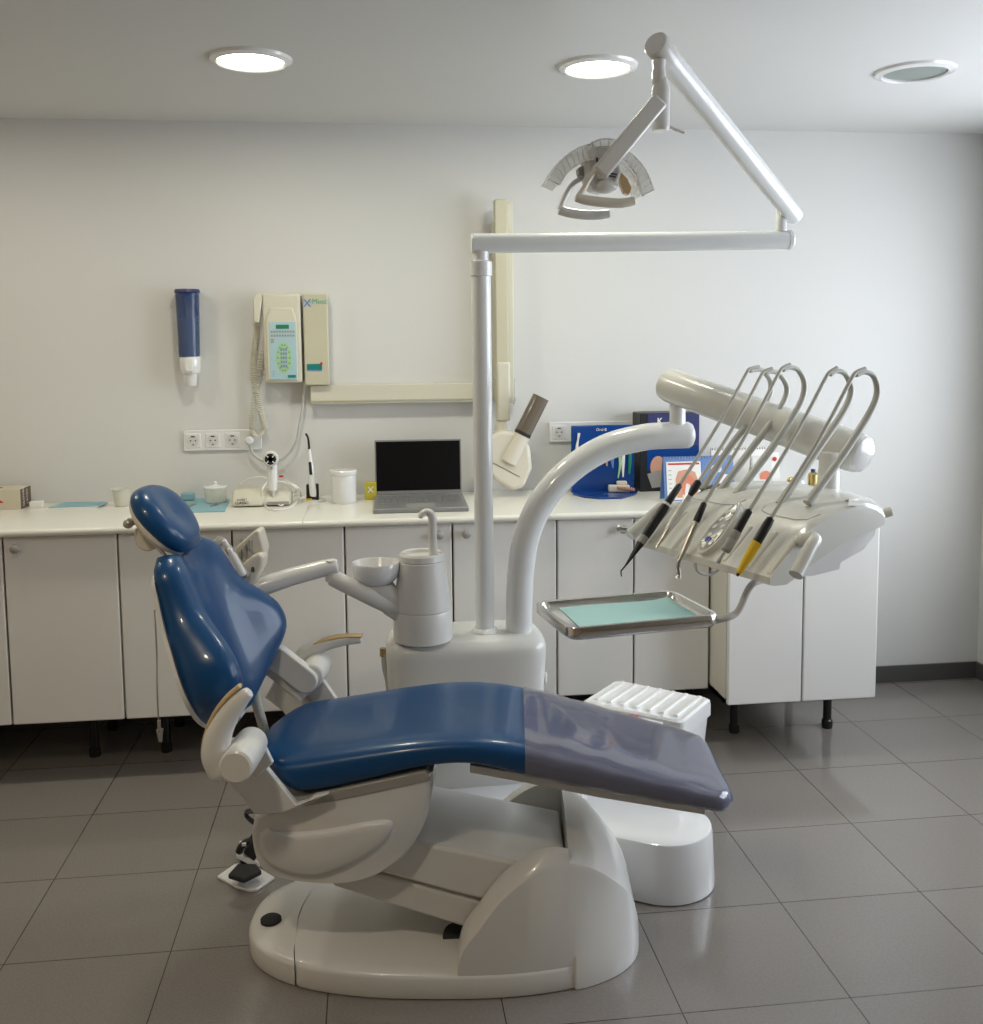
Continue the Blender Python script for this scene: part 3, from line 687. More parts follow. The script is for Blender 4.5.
for nm, sup_, bar, dy in (('handle', [(599, 166), (590, 178), (583, 190), (578, 197)], [(576, 197), (586, 200), (605, 202.5), (622, 203), (634, 201)], -.055), ('handle', [(582, 178), (573, 184), (566, 195), (560, 209)], [(559, 210), (570, 213), (586, 215), (599, 215), (609, 214)], .03)):
    h = MB(); h.tube([lp(x, y, dy + .01) for x, y in sup_], [.009, .009, .010, .010], 12, 5, flat=(1, .7))
    h.tube([lp(x, y, dy) for x, y in bar], [.011, .0115, .0115, .0115, .010], 14, 5); h.build(nm, 'cream' if dy < 0 else 'greywhite', ol)

# ------------------------------------------------------------------ delivery arm and instrument console
GN = V((.86, -2.0, 0)); GX = V((-.343, .939, 0)).normalized(); GY = V((GX.y, -GX.x, 0))
def gw(a, b_, z): return GN + GX * a + GY * b_ + Z * z
def gs(x, y, a):            # point seen at (x, y) on the slice a of the console
    d = ray(x, y); t = ((GN - CAM).dot(GX) + a) / d.dot(GX); return CAM + d * t
con = thing('instrument_console', 'cream instrument console carried by a bent white pipe and thick arm', 'instrument console', V((at(519, 640, YU).x, YU, ZT)))
cpipe = [(519, 645), (519, 610), (521, 570), (527, 535), (543, 500), (570, 470), (605, 448), (640, 438), (665, 435.5), (688, 435)]
MB().tube([at(x, y, YU) for x, y in cpipe], .0405, 28, 7, round_ends=True).build('bent_pipe', 'pipe', con)
sj0, sj1 = at(677.5, 425, YU), at(677.5, 398, YU)
MB().lathe((sj0.x, YU, 0), [(.024, sj0.z - .02), (.024, sj1.z), (.0235, sj1.z + .03)], 28).build('arm_joint', 'pipe', con)
q0, q1 = at(672, 386, YU), at(852, 451, -1.63)
qd = (q1 - q0).normalized()
MB().tube([q0 - qd * .03, q0, q0.lerp(q1, .5), q1, q1 + qd * .03], [.046, .052, .052, .054, .050], 32).build('parallel_arm', 'console', con, bevel=.012, bseg=4)
MB().lathe(q1 + qd * .028, [(.049, -.004), (.046, .006), (.036, .013), (.001, .015)], 32, axis=qd).build('arm_cap', 'gloss', con)
w = MB()
for x, y, f_ in ((671, 400, 0), (828, 462, 1)):
    p = q0.lerp(q1, .02 if not f_ else .86)
    d = (CAM - p).normalized(); d = (d - qd * d.dot(qd)).normalized(); w.lathe(p + d * .046 - Z * .012, [(.006, 0), (.006, .004), (.001, .004)], 14, axis=d)
w.build('cover_screw', 'grey', con)
st = gw(.25, .345, 1.12); stp = at(829, 470, st.y)
MB().cyl((stp.x, st.y, 1.10), (stp.x, st.y, q1.z), .026).build('console_post', 'white', con)
# console body: sections along a (0 = near end)
CL = .49
def csec(a, belly=False):
    fe = max(0, 1 - (CL - a) / .14); ne = max(0, 1 - a / .16)
    D = .45 - ne ** 2 * .10 - fe ** 2 * .12; near = max(0, 1 - a / .02) ** 2 + max(0, 1 - (CL - a) / .02) ** 2
    k = .008 * near + .018 * fe ** 1.5
    if belly:
        i_ = .014 + .02 * ne ** 3 + .02 * fe ** 3
        return [gw(a, b_, z) for b_, z in [(.09, 1.0), (.20, 1.06), (D - .06, 1.078), (D - i_, 1.068), (D - i_ - .010, 1.045), (D - .07, 1.018), (D - .14, .996), (.22, .980), (.14, .974), (.09, .978)]]
    P_ = [(.010 + k * .5, .968), (.0, .972), (.001, .988), (.040, 1.024), (.080, 1.061), (.094, 1.073), (.105, 1.081), (.14, 1.103 - k), (.20, 1.124 - k), (.26, 1.134 - k), (D - .12, 1.138 - k), (D - .07, 1.133 - k), (D - .03, 1.120 - k), (D - .008, 1.104 - k * .5), (D, 1.090), (D - .003, 1.074), (D - .03, 1.066), (.22, 1.046), (.11, .998), (.05, .967)]
    return [gw(a, b_, z) for b_, z in P_]
secs = [0, .004, .010, .02, .04, .06, .08, .11, .15, .2, .27, .32, .36, .39, .41, .43, .45, .465, .477, .484, .488, .49]
MB().rings([csec(.012 + a * .957, True) for a in secs]).build('console_belly', 'gloss', con, ang=40)
body = MB().rings([csec(a) for a in secs]).build('console_body', 'console', con, ang=30)
# dark seam around the lower half, holder flutes
SLOTS = [.455, .375, .295, .125, .035]
PN = V((0, 0, 0)); pdir = (gw(0, .080, 1.060) - gw(0, .002, .985)).normalized(); pn = pdir.cross(GX).normalized()
if pn.dot(CAM - gw(.3, .03, 1.03)) < 0: pn = -pn
# raised ribs between handpieces (the rests)
for a in (.480, .415, .335, .255, .165, .08, .012):
    w = MB(); p0, p1 = gw(a, .008, .988), gw(a, .092, 1.070)
    w.obox((p0 + p1) / 2 - pn * .008, GX, (p1 - p0).normalized(), pn, (.022, (p1 - p0).length, .030)); w.build('instrument_rest', 'console', con, bevel=.008, bseg=4)
# control panel: long oval between slots 3 and 4
ca, cb_ = gw(.238, .004, .987), gw(.238, .125, 1.100); cm = (ca + cb_) / 2 + pn * .014 + (cb_ - ca).normalized() * .004; cdn = (cb_ - ca).normalized()
def oval(cn, ra, rb, h0, h1, n=40, egg=.35):
    f = lambda s, h: [cn + cdn * (rb * s * math.cos(2 * PI * k / n)) + GX * (ra * s * math.sin(2 * PI * k / n) * (1 - egg * math.cos(2 * PI * k / n))) + pn * h for k in range(n)]
    return [f(1, h0), f(1, h1 - .002), f(.96, h1)]
PHL = .083
MB().rings(oval(cm, .030, PHL, -.02, .004)).build('keypad_frame', 'console', con, ang=50)
kp = MB().rings(oval(cm, .025, PHL - .006, 0, .0055)).build('keypad', mat('keypad_silver', (.40, .40, .38), .3, .4), con, ang=50)
w = MB()
for r_i in range(3):
    for s in (-1, 1): w.lathe(cm + cdn * (.050 - r_i * .024 - (.006 if s > 0 else 0)) + GX * (s * (.008 + .002 * r_i)) + pn * .005, [(.0068, 0), (.0068, .002), (.0045, .003), (.001, .0025)], 16, axis=pn)
for k in range(5):
    an = 2 * PI * k / 5 + .6; w.lathe(cm - cdn * .044 + cdn * (.019 * math.cos(an)) + GX * (.015 * math.sin(an)) + pn * .005, [(.0062, 0), (.0062, .002), (.001, .003)], 14, axis=pn)
w.build('keypad_button', 'white', kp)
MB().lathe(cm - cdn * .044 + pn * .005, [(.0085, 0), (.0085, .003), (.001, .004)], 18, axis=pn).build('round_button', 'led', kp)
# thin seam lines round the hinged whip flap
w = MB()
for a0_, a1_ in ((.47, .27), (.19, .02)):
    pts = [gw(a0_, .155, 1.1085), gw(a0_ - .01, .135, 1.1013), gw(a0_ - .04, .128, 1.0975), gw(a1_ + .04, .128, 1.0975), gw(a1_ + .01, .135, 1.1013), gw(a1_, .165, 1.1125)]
    w.tube(pts, .0008, 5)
w.build('flap_seam', 'grey', con)
# handles
MB().tube([gw(.01, .095, 1.058), gw(-.035, .082, 1.075), gw(-.055, .075, 1.074), gw(-.064, .052, 1.060), gw(-.078, .0, 1.010)], [.0145, .0145, .0145, .0145, .0155], 20, 6).build('handle', 'console', con)
hl0 = gs(661, 507, .53); hl1 = gs(646, 521, .53)
MB().tube([gw(.47, .10, 1.05), hl0, hl1, gs(630, 535, .53)], [.0155, .0155, .0155, .0165], 20).build('handle', 'console', con)
MB().lathe(gs(626, 529, .545), [(.008, 0), (.008, .012), (.010, .014), (.010, .022), (.006, .026), (.001, .028)], 16, axis=(-1, -.1, .15)).build('connector', 'steel', con)
MB().cyl(gw(.10, .425, 1.075), gw(.08, .46, 1.085), .012).build('rear_knob', 'cream', con)
# whip arms
WH = [(.50, (706, 484), [(735, 440), (765, 405)], (771, 384), (764, 372), (759, 369.5), (750, 371)),
      (.42, (723, 487), [(752, 448), (778, 412)], (787, 390), (780, 375), (772, 371.5), (765, 373)),
      (.34, (740.5, 489), [(773, 446), (798, 408)], (804.5, 386), (799, 371), (790, 367.5), (783, 370)),
      (.17, (784, 498), [(816, 452), (843, 412)], (851, 391), (846, 375), (837, 371), (830, 374.5)),
      (.08, (812, 497), [(842, 456), (869, 414)], (877, 393), (874, 377), (865, 372), (856, 375))]
HPX = [((679, 486), (622, 571)), ((698.5, 482), (656, 548)), ((704, 504), (674.5, 571)), ((749, 511), (718, 563)), ((770.5, 519), (737, 576))]
for a, b0, mid, *rest in WH:
    b3 = gs(*b0, a)
    pts = [b3 + (b3 - gs(*mid[0], a)).normalized() * .02, b3] + [gs(*m_, a) for m_ in mid] + [gs(*m_, a) for m_ in rest]
    MB().tube(pts, [.0125, .0115, .0105, .0095, .0085, .0078, .0072, .007], 14, 6, round_ends=False, flat=(1.0, .85)).build('whip_arm', 'hose', con)
# handpieces with their hoses
def handpiece(i, label, parts, bend=None):
    a = SLOTS[i]; (tx, ty), (bx_, by_) = HPX[i]
    top_, tip = gs(tx, ty, a), gs(bx_, by_, a)
    t = thing('dental_handpiece', label, 'dental handpiece', (top_ + tip) / 2)
    d = tip - top_
    for nm, m_, pts in parts:
        rs = [(top_ + d * s_, r) for s_, r in pts]
        MB().tube([p for p, _ in rs], [0] * 0 or None or [1], 1) if False else None
        k = MB(); ax = d.normalized(); ux = ax.cross(GX).normalized()
        k.rings([[p + GX * (r * math.cos(2 * PI * j / 18)) + ux * (r * math.sin(2 * PI * j / 18)) for j in range(18)] for p, r in rs]).build(nm, m_, t, ang=40)
    if bend: 
        k = MB().tube([top_ + d * s_ + Z * dz + GY * dy for s_, dy, dz in bend[2]], bend[3], 12, 4); k.build(bend[0], bend[1], t)
    wr = WH[i]; end = gs(*wr[-2], a); en = gs(*wr[-1], a)
    off = -GY * .006 + Z * .010
    hose = [en + Z * .006, en + off * .4 - GY * .012 - Z * .012]
    p2 = top_ - d.normalized() * .004
    for s_, sag in ((.25, .006), (.5, .008), (.75, .005)):
        hose.append(hose[1].lerp(p2, s_) + GY * sag)
    MB().tube([end + Z * .008, hose[0]] + hose[1:] + [p2], .0048, 10, 5).build('hose', 'hose', t)
    return t
handpiece(0, 'black ultrasonic scaler handpiece with a hooked tip, leftmost on the console', [
    ('cable_sleeve', 'black', [(-.02, .005), (0, .0085), (.20, .010), (.21, .010)]), ('ring', 'white', [(.21, .0115), (.235, .0115)]),
    ('grip', 'black', [(.235, .0115), (.30, .0125), (.5, .0125), (.60, .0115)]), ('grey_collar', 'grey', [(.60, .0115), (.68, .0108)]),
    ('nose', 'black', [(.68, .0105), (.72, .0085), (.92, .003), (.93, .0025)])], ('tip', 'black', [(.92, 0, 0), (.97, -.004, -.002), (1.0, -.003, .0), (1.01, 0.0, -.012)], [.0025, .002, .0018, .0015]))
handpiece(1, 'silver straight handpiece with ring grooves beside the black scaler', [
    ('cable_sleeve', 'black', [(-.02, .005), (0, .010), (.12, .0105), (.2, .007), (.22, .007)]), ('collar', 'steel', [(.22, .0108), (.29, .0108)]),
    ('grip', 'console', [(.29, .0105), (.5, .0105), (.51, .0098), (.52, .0105), (.60, .0102), (.61, .0095), (.62, .01), (.72, .0092)]), ('nose', 'steel', [(.72, .0092), (.80, .0075), (.9, .0042), (.98, .0025), (1.0, .0018)])])
handpiece(2, 'bronze-grey turbine handpiece with a bent round head in the middle slot', [
    ('cable_sleeve', 'black', [(-.02, .0052), (0, .0078), (.22, .0092), (.27, .0085)]), ('grip', 'steel', [(.27, .0078), (.32, .0085), (.55, .0085), (.78, .006), (.86, .0052)])],
    ('turbine_head', 'steel', [(.86, 0, 0), (.93, .004, -.003), (.99, .012, -.010), (1.02, .012, -.016)], [.0052, .005, .006, .008]))
handpiece(3, 'grey micromotor handpiece with a bare metal shaft right of the keypad', [
    ('cable_sleeve', 'black', [(-.02, .0052), (0, .0085), (.38, .0105), (.40, .0105)]), ('grip', 'grey', [(.40, .0118), (.54, .0122), (.55, .0115), (.56, .0122), (.76, .0118), (.78, .009)]),
    ('shaft', 'chrome', [(.78, .0045), (.95, .0045), (.955, .006), (1.0, .0055)])])
handpiece(4, 'yellow-tipped handpiece with black sleeve, rightmost on the console', [
    ('cable_sleeve', 'black', [(-.02, .0052), (0, .0090), (.1, .0105), (.42, .0108)]), ('grip', 'yellow', [(.42, .0122), (.46, .0122), (.48, .0112), (.6, .0112), (.93, .0065), (.96, .006)]), ('tip', 'black', [(.96, .004), (1.0, .003)])])
# under-console loop hose
MB().tube([gs(x, y, .27) for x, y in [(695, 560), (697, 570), (705, 574.5), (714, 573), (722, 567)]], .004, 10, 5).build('loop_hose', 'greywhite', con)
# tray arm
TZ = .832
TQ = [fl(563, 634, TZ), fl(712, 620, TZ), fl(681, 593, TZ), fl(539, 605, TZ)]
tcn = sum(TQ, V((0, 0, 0))) / 4; tex = (TQ[1] - TQ[0]).normalized(); tey = V((-tex.y, tex.x, 0))
tw = ((TQ[1] - TQ[0]).length + (TQ[2] - TQ[3]).length) / 2; td = abs((TQ[2] - TQ[1]).dot(tey))
tm = fl(712, 619, TZ - .006)
ty_ = gw(.06, .06, .965)
MB().tube([tcn + tex * (tw * .2) - Z * .033, tcn + tex * (tw * .44) - Z * .033 - tey * .04, at(722, 619, tm.y), at(735, 614, tm.y), at(741, 606, tm.y), at(748, 590, tm.y), at(756, 582, tm.y), at(775, 577, tm.y + .05), gw(.12, .12, .970)], .0085, 14, 6).build('tray_bracket', 'greywhite', con)
MB().obox(tcn - Z * .0255, tex, tey, Z, (tw * .5, td * .4, .006)).build('tray_plate', 'greywhite', con, bevel=.002)
# tray
def rrect(hx, hy, rc, z, n=6, c=tcn, ex=tex, ey=tey):
    o = []
    for sx_, sy_, a0_ in ((1, 1, 0), (-1, 1, 90), (-1, -1, 180), (1, -1, 270)):
        for k in range(n + 1):
            a = R(a0_ + 90 * k / n); o.append(c + ex * (sx_ * (hx - rc) + rc * math.cos(a)) + ey * (sy_ * (hy - rc) + rc * math.sin(a)) + Z * z)
    return o
hx, hy = tw / 2, td / 2
prof = [(-.016, -.022), (-.006, -.020), (.0, -.012), (0, .008), (-.002, .0115), (-.006, .012), (-.010, .010), (-.012, .004), (-.016, -.004), (-.022, -.006)]
tr = MB().rings([rrect(hx + i_, hy + i_, .03, z) for i_, z in prof], caps=True).build('metal_tray', 'polished', loc=tcn - Z * .022, ang=40)
tag(tr, 'rectangular polished metal instrument tray held out over the foot of the chair', 'tray')
pp = MB(); pn_ = 14; vs = []
ppx = [V(fl(x, y, TZ - .002)) for x, y in [(585, 631), (707, 619), (675, 594), (558, 606)]]
for i in range(pn_ + 1):
    for j in range(pn_ + 1):
        s_, t_ = i / pn_, j / pn_; p = ppx[0].lerp(ppx[1], s_).lerp(ppx[3].lerp(ppx[2], s_), t_)
        z = .0012 * math.sin(s_ * 7) * t_ + .010 * max(0, s_ - .8) * 5 * max(0, t_ - .7) * 3.3
        q = p - tcn; q = V((max(-hx + .028, min(hx - .028, q.dot(tex))), max(-hy + .028, min(hy - .026, q.dot(tey))), 0)); p = tcn + tex * q.x + tey * q.y; p.z = TZ - .0045
        vs.append(p + Z * z)
F = [(i * (pn_ + 1) + j, (i + 1) * (pn_ + 1) + j, (i + 1) * (pn_ + 1) + j + 1, i * (pn_ + 1) + j + 1) for i in range(pn_) for j in range(pn_)]
k_ = len(vs); vs2 = vs + [p - Z * .0006 for p in vs]
pp.add(vs2, F + [tuple(reversed([q + k_ for q in f])) for f in F])
tag(pp.build('tray_liner', 'bluepaper', loc=V((tcn.x, tcn.y, TZ - .006))), 'turquoise paper liner lying in the metal tray', 'paper')

# ------------------------------------------------------------------ foot control
fcx = fl(245, 878); fc = thing('foot_control', 'white and black foot pedal on the floor left of the chair base', 'foot pedal', fcx)
o = [fl(x, y) for x, y in [(217, 879), (236, 889), (250, 893), (257, 892), (275, 880), (262, 872), (238, 866), (234, 867)]]
MB().prism(o, Z * .010).build('base_plate', 'gloss', fc, bevel=.003)
def fq(pts, y): return [at(a, b_, y) for a, b_ in pts]
MB().prism([fl(x, y, .035) for x, y in [(228, 879), (244, 884), (262, 875), (256, 868), (238, 868)]], Z * .014).build('pedal', 'rubber', fc, bevel=.004)
yy = fcx.y + .06
MB().prism(fq([(236, 853), (258, 862), (262, 871), (256, 869), (236, 858)], yy), Y * .08).build('bridge', 'gloss', fc, bevel=.003)
MB().prism(fq([(243, 853), (254, 862), (258, 855), (256, 840), (252, 842)], yy), Y * .07).build('rocker', 'rubber', fc, bevel=.003)
MB().tube(fq([(239, 852), (242, 846), (249, 841)], yy - .02), .011, 12, 4, round_ends=True).build('side_lever', 'black', fc)
MB().obox(at(244, 844.5, yy - .035), X, Y, Z, (.012, .006, .008)).build('lever_mark', 'gloss', fc)
MB().tube(fq([(256, 824), (248, 818), (246, 812), (256, 811), (266, 814)], yy + .1), .009, 10, 4, flat=(1.6, .5)).build('carry_handle', 'black', fc)
MB().cyl(at(262, 868, yy + .04), at(262, 815, yy + .04), .012).build('handle_stem', 'black', fc)
MB().cyl(at(247, 868, yy + .03), at(247, 856, yy + .03), .02).build('pivot', 'black', fc)

# ------------------------------------------------------------------ storage bin behind the foot rest
bz = .37
bq = [fl(586, 700, bz), fl(683, 725, bz), fl(709, 700, bz)]
bw = (bq[1] - bq[0]).length; be = V((math.cos(R(-40)), math.sin(R(-40)), 0)); bf = V((-be.y, be.x, 0)); bd = .25
bcn = bq[0] + be * (bw / 2) + bf * (bd / 2) - X * .018; bcn.z = 0
bn = thing('storage_bin', 'white plastic bin with ribbed lid standing behind the foot of the chair', 'bin', bcn)
RR = lambda hx_, hy_, z, rc=.02: rrect(hx_, hy_, rc, z, c=bcn, ex=be, ey=bf)
MB().rings([RR(bw * .40, bd * .38, .002), RR(bw * .41, bd * .40, .01), RR(bw * .48, bd * .465, bz - .06), RR(bw * .48, bd * .465, bz - .045)]).build('bin_body', 'gloss', bn)
MB().rings([RR(bw * .5, bd * .5, bz - .055), RR(bw * .5, bd * .5, bz - .02), RR(bw * .495, bd * .49, bz - .008), RR(bw * .47, bd * .46, bz - .003), RR(bw * .46, bd * .45, bz - .004), RR(bw * .1, bd * .1, bz - .004)]).build('lid', 'gloss', bn, ang=40)
w = MB()
for i in range(7):
    q = bcn + be * (bw * (-.39 + .13 * i)) + bf * .012; w.obox(q + Z * (bz - .003), be, bf, Z, (.014, bd * .80, .009))
w.build('lid_rib', 'gloss', bn, bevel=.003)
q = bcn - bf * (bd * .5) + be * (bw * .05)
MB().prism([q - be * (bw * .28) + Z * (bz - .012), q - be * (bw * .28) + Z * (bz - .06) - bf * .006, q + be * (bw * .28) + Z * (bz - .06) - bf * .006, q + be * (bw * .28) + Z * (bz - .012)], -bf * .022).build('latch', 'gloss', bn, bevel=.006)
w = MB().obox(q + Z * (bz - .010) - bf * .008, be, bf, Z, (.032, .005, .005)); w.build('red_mark', 'red', bn)

# ------------------------------------------------------------------ wall: cup dispenser
p = at(187, 290, -.05); dx = p.x; zt_ = at(187, 291, -.05).z; zm = at(187, 357, -.05).z; zb_ = at(188, 386, -.05).z
cd = thing('cup_dispenser', 'tall blue translucent cup dispenser with white outlet on the wall', 'cup dispenser', (dx, -.05, zb_))
MB().lathe((dx, -.05, 0), [(.040, zm), (.045, zt_ - .006), (.043, zt_ - .006), (.038, zm)], 32).build('tube', 'glassblue', cd)
MB().lathe((dx, -.05, 0), [(.047, zt_ - .008), (.049, zt_ - .004), (.046, zt_ + .006), (.001, zt_ + .008)], 32).build('lid', 'navy', cd)
zc = at(187, 319, -.05).z
MB().lathe((dx, -.05, 0), [(.034, zm + .002)] + [(r_2, zm + .002 + (zc - zm) * k / 16) for k in range(1, 17) for r_2 in (.0335 + .0022 * (k % 2),)] + [(.001, zc)], 24).build('paper_cups', 'cups', cd)
MB().lathe((dx + .002, -.05, 0), [(.038, zm + .002), (.040, zm - .004), (.038, zm - .05), (.034, zm - .062), (.026, zm - .065), (.022, zb_ + .004), (.019, zb_), (.001, zb_)], 32).build('outlet', 'gloss', cd)
w = MB().box((dx, -.006, (zt_ + zm) / 2), (.04, .010, .22)).box((dx, -.012, zm - .03), (.05, .022, .05)); w.build('wall_bracket', 'gloss', cd, bevel=.002)
w = MB().box((dx + .004, -.0905, zm - .03), (.028, .006, .05)); w.build('outlet_rib', 'gloss', cd, bevel=.002)
# x-ray control panel
yp = -.075
def wx(x, y, Y_=yp): return at(x, y, Y_)
a_, b_, c_, d_ = wx(262, 294), wx(300, 294), wx(301, 383), wx(262, 383)
xc = thing('xray_control_panel', 'cream wall control unit with pale blue keypad and a hand switch on coiled cord', 'control panel', (a_.x + .07, -.04, d_.z))
MB().b2(a_.x, b_.x, yp, -.001, d_.z, a_.z).build('housing', 'beige2', xc, bevel=.008, bseg=3)
f0, f1 = wx(269, 322), wx(298, 379)
MB().prism([V((f0.x - .012, yp + .004, f1.z - .004)), V((f0.x - .012, yp + .004, f0.z + .01)), V((f0.x + .006, yp + .004, f0.z + .055)), V((f1.x - .012, yp + .004, f0.z + .055)), V((f1.x, yp + .004, f0.z + .01)), V((f1.x, yp + .004, f1.z - .004))], V((0, -.010, 0))).build('raised_face', 'beige2', xc, bevel=.005, bseg=3)
kz = MB().prism([V((f0.x, yp - .005, f1.z)), V((f0.x, yp - .005, f0.z)), V((f1.x - .002, yp - .005, f0.z)), V((f1.x - .002, yp - .005, f1.z))], V((0, -.0025, 0))).build('keypad', 'ltblue', xc, bevel=.001)
yk = yp - .0078; fw = f1.x - .002 - f0.x; fh = f0.z - f1.z
def kp_(s_, t_): return V((f0.x + fw * s_, yk, f0.z - fh * t_))
def oz(mb, s_, t_, ra, rb, d=.0012, n=28): mb.lathe(kp_(s_, t_), [(1, 0), (1, d), (.001, d + .0002)], n, axis=(0, -1, 0), xaxis=(1, 0, 0), sx=ra, sy=rb)
w = MB(); oz(w, .52, .625, .029, .062); w.build('green_oval', 'ltgreen', kz)
w = MB().box(kp_(.5, .085), (.050, .002, .016)); w.build('display', 'green', kz, bevel=.001)
w = MB().box(kp_(.80, .95), (.030, .002, .010)); w.build('maker_label', 'teal', kz)
w = MB()
for r_i, tz in enumerate((.17, .24)):
    for k in range(9): w.box(kp_(.10 + .1 * k, tz), (.007, .0014, .008))
for tz in (.31, .35): w.box(kp_(.11, tz), (.012, .0014, .006))
for tz in (.86, .90, .94): w.box(kp_(.12, tz), (.006, .0014, .003))
for k in range(14):
    an = 2 * PI * (k + .5) / 14; w.box(kp_(.52, .625) + V((.0225 * math.sin(an), -.0016, .050 * math.cos(an))), (.006, .001, .007))
w.build('key_print', 'grey', kz)
w = MB()
for i in range(5):
    for j in (-1, 0, 1): w.box(kp_(.52, .625) + V((j * .009, -.0018, -.032 + i * .016)), (.007, .001, .011))
w.build('tooth_keys', 'lilac', kz)
w = MB()
for x, y in ((264.5, 369), (264, 374.5)): w.lathe(wx(x, y), [(.004, 0), (.004, .004), (.001, .005)], 14, axis=(0, -1, 0))
w.box(wx(264, 379), (.002, .003, .014)); w.build('key_switch', 'grey', xc)
# hand switch + coil cord
hsw = MB().prism([wx(254, 322), wx(259, 323), wx(262, 300), wx(261, 293), wx(257, 293), wx(253, 299)], V((0, .03, 0))).build('hand_switch', 'beige2', xc, bevel=.003)
def coil(mb, pts, r, turns, wr):
    c_ = catmull(pts, 12); L_ = len(c_); n_ = turns * 10; o = []
    for i in range(n_ + 1):
        t = i / n_ * (L_ - 1); k = min(int(t), L_ - 2); p_ = c_[k].lerp(c_[k + 1], t - k); a = 2 * PI * i / 10
        o.append(p_ + V((r * math.cos(a), r * math.sin(a), 0)))
    mb.tube(o, wr, 6)
cc = MB(); yc_ = -.035
coil(cc, [at(x, y, yc_) for x, y in [(257, 324), (255, 345), (253, 365), (256, 390), (261, 412), (265, 428)]], .0115, 56, .0021)
coil(cc, [at(x, y, yc_ + .004) for x, y in [(264, 428), (259, 436), (253, 433), (252, 420), (254, 400), (259, 372), (263, 350)]], .0095, 50, .0020)
cc.build('coiled_cord', 'beige2', xc)
# second box
a_, b_, c_ = wx(301.5, 294), wx(328, 294), wx(331, 385)
xb = thing('xray_power_box', 'tall narrow beige wall box with a blue X logo beside the keypad unit', 'wall box', ((a_.x + c_.x) / 2, -.04, c_.z))
MB().b2(a_.x + .004, c_.x - .006, yp, -.001, c_.z, a_.z).build('housing', 'beige', xb, bevel=.004)
lg0 = wx(303.5, 305, yp - .001)
MB().text('X', lg0 + V((0, 0, -.006)), X, Z, .040, bold=True).build('logo_letter', 'blueink', xb)
MB().text('-Mind', lg0 + V((.023, 0, .004)), X, Z, .029).build('logo_word', mat('logo_green', (.10, .40, .26), .5), xb)
q = wx(307, 364, yp - .001)
MB().b2(q.x, q.x + .058, yp - .002, yp, q.z - .022, q.z).build('maker_label', 'teal', xb)
MB().b2(q.x, q.x + .058, yp - .003, yp, q.z - .026, q.z - .0225).build('label_line', 'blueink', xb)
MB().b2(q.x + .052, q.x + .060, yp - .003, yp, q.z - .004, q.z + .006).build('red_mark', 'red', xb)
# power cable from boxes to socket
pc = MB().tube([at(x, y, -.03) for x, y in [(304, 384), (303, 405), (299, 428), (296, 442), (288, 454), (276, 462), (264, 461), (254, 455), (250, 446), (250, 438)]], .0055, 10, 7).build('power_cable', 'hose', loc=at(276, 462, -.03))
tag(pc, 'grey power cable looping under the wall control unit to the socket', 'cable')
# sockets
def socket_plate(x0p, y0p, x1p, y1p, n, blanks, label, start=0):
    a, b_ = at(x0p, y0p, -.010), at(x1p, y1p, -.010); w_ = (b_.x - a.x) / n; zc_ = (a.z + b_.z) / 2; h = .083
    t = thing('power_socket', label, 'socket', ((a.x + b_.x) / 2, -.005, zc_))
    MB().b2(a.x, b_.x, -.011, -.001, zc_ - h / 2, zc_ + h / 2).build('frame', 'gloss', t, bevel=.003)
    for i in range(n):
        if i in blanks: continue
        cx_ = a.x + w_ * (i + .5)
        o = MB().rings([[V((cx_, -.0135, zc_)) + V((sx_, 0, sz_)) for sx_, sz_ in ((-.027, -.027), (.027, -.027), (.027, .027), (-.027, .027))], [V((cx_, -.0105, zc_)) + V((sx_, 0, sz_)) for sx_, sz_ in ((-.029, -.029), (.029, -.029), (.029, .029), (-.029, .029))]]).build('insert', 'gloss', t, flat=True)
        MB().lathe((cx_, -.0136, zc_), [(.0215, 0), (.0215, .002), (.019, .002), (.019, .0005), (.001, .0005)], 28, axis=(0, -1, 0)).build('well', 'greywhite', o)
        k = MB()
        for s_ in (-1, 1): k.lathe((cx_ + s_ * .0095, -.0145, zc_), [(.0028, 0), (.0028, .001), (.001, .001)], 10, axis=(0, -1, 0))
        k.box((cx_, -.0145, zc_ + .016), (.014, .002, .004)); k.box((cx_, -.0145, zc_ - .016), (.006, .002, .004)); k.build('hole', 'ink', o)
    return t
socket_plate(183, 430, 262, 450, 4, (3,), 'white wall plate of four power sockets above the blue cloth')
socket_plate(549, 421, 668, 441, 6, (1, 2, 3, 4, 5), 'white wall plate with one socket left of the blue dental display')
pg = MB().lathe(at(250, 440, -.014), [(.017, 0), (.018, .01), (.016, .028), (.010, .034)], 24, axis=(0, -1, 0)).build('mains_plug', 'gloss', loc=at(250, 440, -.014)); tag(pg, 'white round mains plug in the rightmost socket of the wall plate', 'plug')

